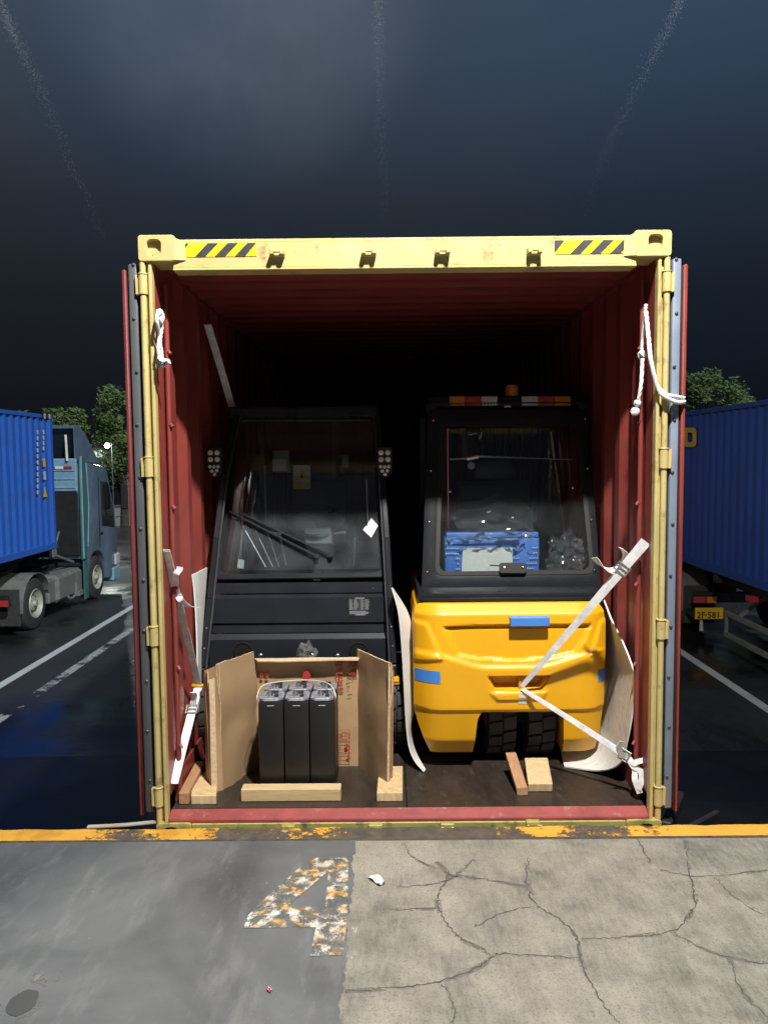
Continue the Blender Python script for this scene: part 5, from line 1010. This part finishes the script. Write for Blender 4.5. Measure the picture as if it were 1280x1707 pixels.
def tractor(xf, s, dy, label, extra):
    X = lambda d: xf-s*d
    T = thing('truck_tractor', label, 'truck', (X(1.25), 13.5+dy, GZ), 'tractor units of the neighbouring trucks')
    def bx(name, d0, d1, y0, y1, z0, z1, m, parent=T, bevel=.01): x0, x1 = sorted((X(d0), X(d1))); b = MB(); b.box(x0, x1, y0+dy, y1+dy, z0, z1); return b.build(name, M[m], parent, bevel=bevel)
    ax = (-s, 0, 0)
    for d in (0.02, 2.48):
        sg = 1 if d < 1 else -1
        truck_wheel((X(d), 11.93+dy, GZ+.53), (-s*sg, 0, 0), .53, .56, T, name='rear_wheel'); truck_wheel((X(d+.03*sg), 15.36+dy, GZ+.53), (-s*sg, 0, 0), .53, .32, T, name='front_wheel')
    for d0 in (.78, 1.60): bx('frame_rail', d0, d0+.09, 10.9, 16.3, -.95, -.70, 'blackm')
    bx('rear_beam', .1, 2.4, 10.92, 11.02, -1.02, -.82, 'blackm')
    # mudguard: a half ring over the rear wheel, mudflap, tail lamp
    for d in (-.02, 1.9):
        b = MB(); rows = []
        for k in range(13):
            an = R(-8+k*(172/12)); yy = 11.93+dy-math.cos(an)*.64; zz_ = GZ+.53+math.sin(an)*.62; rows.append([(X(d), yy, zz_), (X(d+.6), yy, zz_)])
        b.grid(rows, th=.012); b.build('mudguard', M['truck_grey'], T, smooth=40)
        bx('mudflap', d, d+.6, 11.16, 11.18, GZ+.22, GZ+.95, 'rubber'); hl_ = bx('tail_lamp', d+.05, d+.52, 10.86, 10.93, -1.02, -.88, 'blackm'); bx('lens', d+.07, d+.30, 10.845, 10.86, -1.01, -.89, 'redlens', hl_, .002); bx('lens', d+.32, d+.5, 10.845, 10.86, -1.01, -.89, 'amber', hl_, .002)
    # fuel tank / side boxes, skirt
    bx('fuel_tank', .02, .62, 13.0, 14.4, -1.36, -.75, 'truck_grey', bevel=.08); bx('battery_box', .05, .6, 12.62, 12.95, -1.3, -.8, 'truck_grey', bevel=.02)
    bx('side_skirt', -.01, .03, 14.42, 14.66, GZ+.14, -.62, 'teal'); bx('side_step', .0, .35, 14.1, 14.35, GZ+.28, GZ+.40, 'truck_grey')
    bx('fifth_wheel', .7, 1.8, 11.4, 12.4, -.62, -.50, 'darksteel')
    # cab: side profile with wheel arch, extruded across
    prof = [(14.75, -.62), (14.86, -.75), (14.90, -1.1)]
    prof = [(14.45, -.58), (14.80, -.62)] + [(15.36-math.cos(R(a))*.64, GZ+.53+math.sin(R(a))*.66) for a in range(30, 171, 14)] + [(16.05, -1.30), (16.74, -1.32), (16.80, -.9), (16.82, -.2), (16.70, .42), (16.28, 1.45), (16.0, 1.60), (15.2, 1.68), (14.45, 1.70)]
    b = MB(); b.plate([(X(.03), y+dy, z) for y, z in prof], (-s*2.44, 0, 0)); cab = b.build('cab', M['cab'], T, bevel=.05, smooth=40, seg=2)
    b = MB(); b.plate([(X(.024), y+dy, z) for y, z in ((15.75, .10), (16.62, -.02), (16.58, .45), (16.25, 1.18), (15.75, 1.22))], (-s*.01, 0, 0)); b.build('side_window', M['truck_glass'], cab)
    b = MB(); b.plate([(X(.20), y+dy, z) for y, z in ((16.73, .48), (16.31, 1.48))]+[(X(2.25), y+dy, z) for y, z in ((16.31, 1.48), (16.73, .48))], (0, .02, .01)); b.build('windscreen', M['truck_glass'], cab)
    b = MB(); b.plate([(X(.022), y+dy, z) for y, z in ((15.55, -.42), (15.57, 1.3), (15.60, 1.3), (15.58, -.42))], (-s*.006, 0, 0)); b.plate([(X(.020), y+dy, z) for y, z in ((15.62, -.12), (15.62, -.06), (15.80, -.06), (15.80, -.12))], (-s*.01, 0, 0)); b.build('door_seam', M['blackm'], cab)
    bx('bumper', .0, 2.5, 16.35, 16.86, -1.42, -1.05, 'cab_back', cab, .04)
    bx('headlamp', -.01, .4, 16.55, 16.87, -1.02, -.72, 'clearlens', cab, .03)
    b = MB(); b.tube([(X(-.02), 16.55+dy, 1.25), (X(-.22), 16.75+dy, 1.28), (X(-.24), 16.75+dy, .3), (X(-.02), 16.6+dy, .25)], .018, 6); b.build('mirror_arm', M['blackm'], cab); bx('mirror', -.30, -.12, 16.70, 16.80, .45, 1.12, 'blackm', cab, .03)
    # pale back wall with reflective strip, roof deflector, side fairing
    bk = bx('cab_back', .07, 2.30, 14.36, 14.44, 1.02, 1.80, 'cab_back', T, .03)
    for k in range(3): bx('back_rib', .10, 2.26, 14.34, 14.37, 1.10+k*.2, 1.14+k*.2, 'cab_back', bk, .01)
    for k in range(5): bx('reflective_strip', .16+k*.2, .35+k*.2, 14.33, 14.337, 1.56, 1.62, 'redlens' if k % 2 == 0 else 'white', bk, 0)
    bx('back_recess_shade', .07, .80, 14.38, 14.435, -.5, 1.0, 'blackm', T, .02); bx('lower_back', .82, 2.3, 14.36, 14.43, -.3, 1.0, 'cab_back', T, .02); bx('vertical_panel', .62, .80, 14.26, 14.36, -.2, .98, 'cab_back', T, .02); bx('air_filter', .9, 1.5, 13.95, 14.36, -.4, 1.0, 'blackm', T, .06)  # black panel behind the cab paints the shade of a recess
    b = MB(); b.plate([(X(-.02), y+dy, z) for y, z in ((14.36, -.60), (14.62, -.60), (14.80, .6), (14.70, 1.82), (14.40, 1.85))], (-s*.06, 0, 0)); b.build('side_fairing', M['teal'], T, bevel=.02, smooth=40)
    b = MB(); b.tube([(X(-.022), 14.39+dy, -.55), (X(-.022), 14.42+dy, 1.85)], .022, 6); b.tube([(X(-.022), 14.66+dy, -.3), (X(-.022), 14.80+dy, .7), (X(-.022), 14.72+dy, 1.7)], .018, 6); b.build('fairing_trim', M['cab_back'], T, smooth=50)
    b = MB(); pr = [(14.40, 1.72), (14.40, 2.50), (14.62, 2.56), (15.0, 2.40), (15.9, 1.68)]
    b.grid([[(X(.1), y+dy, z), (X(2.4), y+dy, z)] for y, z in pr[1:]], th=.02)
    for d in (.1, 2.38): b.plate([(X(d), y+dy, z) for y, z in pr], (-s*.02, 0, 0))
    b.build('roof_deflector', M['cab'], T, smooth=30)
    for d in (.25, .62): b = MB(); b.bar((X(d), 14.30+dy, 1.75), (X(d+.04), 14.36+dy, 2.35), .05, .04); b.build('deflector_brace', M['wheelrim'], T)
    b = MB(); b.tube(spline([(X(.5), 14.3+dy, .1), (X(.45), 13.7+dy, -.35), (X(.6), 13.2+dy, -.2), (X(.9), 12.8+dy, -.5)], 8), .02, 6); b.tube(spline([(X(.7), 14.3+dy, .2), (X(.6), 13.8+dy, -.25), (X(.8), 13.3+dy, -.35), (X(1.0), 12.8+dy, -.55)], 8), .018, 6); b.build('air_line', M['truck_grey'], T, smooth=60)
    b = MB(); b.bar((X(.2), 13.2+dy, -.30), (X(.2), 14.3+dy, -.62), .05, .05); b.tube(spline([(X(.15), 13.5+dy, -1.1), (X(.02), 13.6+dy, -1.35), (X(.0), 13.9+dy, -1.3), (X(.02), 13.95+dy, -1.05)], 6), .03, 6); b.build('side_fittings', M['truck_grey'], T)
    if extra:
        a = aty(1158, 1032, 10.4); c_ = aty(1205, 1013, 10.4); b = MB(); b.box(a.x, c_.x, 10.4, 10.42, a.z, c_.z); pl = b.build('number_plate', M['tyellow'], T); b = MB(); b.box(a.x, c_.x, 10.42, 10.9, a.z+.02, a.z+.1); b.build('plate_bracket', M['blackm'], T)
        text('2F·581', .158, M['ink_black'], 'plate_number', pl, (a.x+.03, 10.399, a.z+.02), (1, 0, 0), (0, 0, 1), bold=.004)
        b = MB(); b.box(c_.x-.01, c_.x+.2, 10.36, 10.41, a.z+.1, c_.z+.2); 
        b = MB(); a = aty(1168, 1044, 10.5); b.tube([a+Vector((0, 0, .12)), a+Vector((0, -.02, -.08))], [.03, .045], 8); b.build('hanging_hook', M['wheelrim'], T, smooth=50)
    return T
tractor(XLf, 1, 0, 'slate blue truck tractor in front of the bright blue container on the left', False)
tractor(XRf, -1, -.2, 'truck tractor with yellow number plate under the dark blue container on the right', True)
def trailer(xf, s, z1, label, yend):
    X = lambda d: xf-s*d; T = thing('trailer', label, 'trailer', (X(1.22), yend-6, GZ), 'trailers of the neighbouring trucks')
    def bx(name, d0, d1, y0, y1, z0, z1_, m, bevel=.01, par=T): x0, x1 = sorted((X(d0), X(d1))); b = MB(); b.box(x0, x1, y0, y1, z0, z1_); return b.build(name, M[m], par, bevel=bevel)
    for d in (.75, 1.6): bx('chassis_beam', d, d+.12, yend-12.1, yend-.2, z1-.40, z1-.02, 'blackm')
    for k in range(5): bx('cross_beam', .02, 2.42, yend-11.9+k*2.9, yend-11.75+k*2.9, z1-.16, z1-.004, 'blackm')
    bx('front_bolster', .0, 2.43, yend-.22, yend-.02, z1-.17, z1-.004, 'truck_grey'); bx('twist_lock', .04, .16, yend-.30, yend-.22, z1-.15, z1-.03, 'tyellow', .005)
    for y in (yend-10.5, yend-9.1):
        for d, sg in ((.03, 1), (2.4, -1)): truck_wheel((X(d), y, GZ+.5), (-s*sg, 0, 0), .5, .5, T)
    for d in (.9, 1.5): bx('landing_leg', d-.06, d+.06, yend-3.6, yend-3.45, GZ+.35, z1-.3, 'truck_grey')
    # side guard: two rails on posts
    b = MB(); ya, yb = yend-7.6, yend-3.55
    for z in (-.90, -1.26): b.bar((X(.03), ya, z), (X(.03), yb, z), .05, .09)
    for y in (ya+.05, (ya+yb)/2, yb-.03): b.bar((X(.035), y, -1.26), (X(.035), y, -.90), .05, .06, (0, 1, 0))
    b.build('side_guard', M['truck_grey'], T, bevel=.008)
    for y in (ya+.3, yb-.4): b = MB(); b.bar((X(.06), y, -.9), (X(.6), y, z1-.2), .05, .05); b.build('guard_bracket', M['truck_grey'], T)
    bx('marker_lamp', .05, .2, yend-4.35, yend-4.2, z1-.28, z1-.18, 'redlens')
    return T
trailer(XLf, 1, -.15, 'trailer chassis under the bright blue container on the left', 13.0); trailer(XRf, -1, -.30, 'trailer chassis with side guard rails under the dark blue container on the right', 12.8)

# ------------------------------------------------------------ trees, far building, lamps
def tree(x, y, h, rx, label, seed, nleaf=5200, base=.35):
    rr = random.Random(seed); T = thing('tree', label, 'tree', (x, y, GZ), 'trees beyond the yard')
    b = MB(); b.tube([(x, y, GZ), (x+.05, y, GZ+h*.25), (x-.05, y+.05, GZ+h*.5), (x, y, GZ+h*.78)], [.22, .17, .12, .05], 10)
    cl_ = []
    for k in range(20):
        an = rr.uniform(0, math.tau); t = rr.uniform(0, 1); zc_ = GZ+h*(base+(1-base-.06)*t); rad = rx*math.sin(math.pi*(.16+.72*t))**.8*rr.uniform(.35, .86)
        c_ = Vector((x+math.cos(an)*rad, y+math.sin(an)*rad, zc_)); cl_.append((c_, rx*rr.uniform(.26, .46)))
        if k < 10: s0 = Vector((x, y, GZ+h*rr.uniform(.25, .6))); b.tube([s0, s0.lerp(c_, .5)+Vector((0, 0, .15)), c_], [.07, .045, .015], 6)
    b.build('trunk', M['bark'], T, smooth=60)
    b = MB()
    for k in range(nleaf):
        c_, r0 = rr.choice(cl_); d = Vector((rr.gauss(0, 1), rr.gauss(0, 1), rr.gauss(0, .85))).normalized()*r0*(rr.random()**.45); p = c_+d
        a = Vector((rr.uniform(-1, 1), rr.uniform(-1, 1), rr.uniform(-.6, .6))).normalized(); c2 = a.orthogonal().normalized(); l = rr.uniform(.07, .15)
        b.add([p-a*l, p+c2*l*.45, p+a*l, p-c2*l*.45], [(0, 1, 2, 3)])
    b.build('crown', M['leaf'], T, fix=False); return T
tree(-13.6, 36, 7.2, 1.75, 'broad green tree behind the tractor, beside the open left door', 1)
tree(-17.3, 38, 6.4, 1.5, 'rounded green tree top above the bright blue container', 2); tree(-20.2, 39, 6.1, 1.2, 'small green tree top at the far left above the bright blue container', 3)
tree(14.2, 31, 7.3, 1.8, 'green tree showing above the dark blue container by the right door', 4); tree(16.6, 33, 6.4, 1.3, 'lower green tree right of the taller one above the dark blue container', 5)
BL = thing('building', 'low grey building with lit lamps behind the tractor', 'building', (-15, 38, GZ))
b = MB(); b.box(-24, -8.6, 36, 42, GZ, 2.35); b.build('wall', M['wall_grey'], BL)
b = MB(); b.box(-24.2, -8.4, 35.7, 42.3, 2.35, 2.55); b.build('roof', M['roof_grey'], BL, bevel=.02)
for k in range(4): b = MB(); x = -22.5+k*3.6; b.box(x, x+1.6, 35.96, 36.03, -.6, 1.2); w_ = b.build('window', M['truck_glass'], BL); b = MB(); b.box(x-.06, x+1.66, 35.93, 36, -.68, -.6); b.build('window_sill', M['roof_grey'], w_)
b = MB(); b.box(-11.2, -10.2, 35.95, 36.02, GZ, .6); b.build('door', M['roof_grey'], BL)
lp = aty(180, 743, 30)
SL = thing('wall_lamp', 'brightly lit white lamp shining behind the tractor near the tree', 'lamp', (lp.x, 30.1, GZ))
b = MB(); b.tube([(lp.x+.1, 30.2, GZ), (lp.x+.1, 30.2, lp.z+.1)], [.03, .025], 8); b.bar((lp.x+.1, 30.2, lp.z+.1), (lp.x, 30, lp.z+.12), .05, .05); b.build('pole', M['darksteel'], SL)
b = MB(); b.lathe([(.001, -.07), (.08, -.05), (.11, 0), (.08, .05), (.001, .07)], (lp.x, 29.95, lp.z), (0, 1, 0), 16); b.build('lamp_head', M['lamp'], SL, smooth=60)
for px, py in ((153, 758), (167, 757)):
    p = aty(px, py, 35.6); W_l = thing('wall_lamp', 'dim round lamp on the far building wall, %s of two beside the tractor roof' % ('left' if px < 160 else 'right'), 'lamp', (p.x, 35.8, p.z)); b = MB(); b.lathe([(.001, -.10), (.18, -.06), (.22, .02), (.2, .2)], (p.x, 35.72, p.z), (0, 1, 0), 14); b.build('globe', emit('dim_lamp_%d' % px, (.9, 1, .95), .55), W_l, smooth=60); b = MB(); b.box(p.x-.06, p.x+.06, 35.85, 36.0, p.z-.06, p.z+.06); b.build('wall_plate', M['roof_grey'], W_l)
ld = bpy.data.lights.new('yard_lamp_light', 'POINT'); ld.energy = 160; ld.shadow_soft_size = .15; ld.color = (.93, 1, .95); lo = bpy.data.objects.new('yard_lamp_light', ld); col.objects.link(lo); lo.parent = SL; lo.location = (0, -.45, lp.z-GZ)
b = MB()
b.box(-8.4, 60, 44, 44.4, GZ, .4); o = b.build('boundary_wall', M['wall_grey']); tag(o, 'low dark boundary wall along the far end of the yard', 'wall')

# warehouse front behind the dock with its floodlight; wall raised to block the sun lamp
WH = thing('warehouse', 'grey warehouse front standing behind the dock', 'building', (0, -6, 0))
b = MB(); b.box(-30, 30, -6.0, -5.6, 0, 10); b.build('wall', mat('warehouse_cladding', (.30, .31, .32), .7, var=.1), WH)
for k in range(3): b = MB(); x = -6+k*6; b.box(x-1.5, x+1.5, -5.6, -5.55, 0, 3.2); b.build('roller_door', mat('roller_door_%d' % k, (.22, .24, .27), .6, var=.1), WH)
def floodlight(p, target, w, label, spot=150, size=.10, c=(1, .965, .90)):
    S = thing('floodlight', label, 'lamp', (p.x, -5.55, p.z), None); d = (Vector(target)-p).normalized(); up = Vector((0, 0, 1)); x = d.cross(up).normalized(); u = x.cross(d)
    b = MB(); b.bar((p.x, -5.58, p.z+.12), (p.x, p.y+.0, p.z+.16), .07, .07); b.bar((p.x, -5.58, p.z-.9), (p.x, p.y-1.4, p.z+.12), .05, .05); b.build('arm', M['darksteel'], S)
    b = MB(); b.plate([p-d*.12+x*sx*.2+u*su*.15 for sx, su in ((-1,-1),(1,-1),(1,1),(-1,1))], d*.08); b.build('housing', M['blackm'], S, bevel=.01)
    b = MB(); b.plate([p-d*.038+x*sx*.17+u*su*.12 for sx, su in ((-1,-1),(1,-1),(1,1),(-1,1))], d*.006); b.build('lamp_glass', M['lamp_fl'], S)
    l = bpy.data.lights.new('floodlight_beam', 'SPOT'); l.energy = w; l.spot_size = R(spot); l.spot_blend = .35; l.shadow_soft_size = size; l.color = c
    o = bpy.data.objects.new('floodlight_beam', l); col.objects.link(o); o.parent = S; o.location = p-Vector((p.x, -5.55, p.z)); o.rotation_euler = d.to_track_quat('-Z', 'Y').to_euler()
floodlight(LAMP, (0, .5, .8), LAMP_W, 'lit floodlight on a long arm above the open yellow container')

# faint sky streaks built as thin streams of drops falling away over the container
def stream(label, px, seed, n=2400, dens=1):
    rr = random.Random(seed); P = spline(px, 12); b = MB()
    for k in range(n):
        t = rr.random()**1.7*(len(P)-1); i = min(int(t), len(P)-2); p = P[i].lerp(P[i+1], t-i); d = (P[i+1]-P[i]).normalized()
        sp = .010+.022*t/len(P); p = p+Vector((rr.gauss(0, sp), rr.gauss(0, sp), rr.gauss(0, sp))); r = rr.uniform(.0003, .0010); l = r*rr.uniform(1.5, 5); a = d.orthogonal().normalized(); c_ = d.cross(a)
        b.add([p-d*l, p+a*r, p+c_*r, p-a*r, p-c_*r, p+d*l], [(0,2,1),(0,3,2),(0,4,3),(0,1,4),(5,1,2),(5,2,3),(5,3,4),(5,4,1)])
    return tag(b.build('water_stream', M['water'], fix=False), label, 'water stream', 'faint streaks built as streams of drops')
stream('thin stream of water drops falling at the upper left of the picture', [aty(-15, -30, -.8), aty(20, 50, -.3), aty(60, 130, .4), aty(100, 225, 1.3), aty(135, 310, 2.2), aty(175, 400, 3.2)], 1)
stream('thin stream of water drops falling above the middle of the container', [aty(630, -30, -.8), aty(631, 50, -.3), aty(633, 130, .4), aty(636, 225, 1.3), aty(640, 300, 2.2), aty(644, 370, 3.2)], 2, 1500)
stream('thin stream of water drops falling at the upper right of the picture', [aty(1148, -30, -.8), aty(1110, 50, -.3), aty(1070, 130, .4), aty(1025, 215, 1.3), aty(1000, 280, 2.2), aty(975, 360, 3.2)], 3)
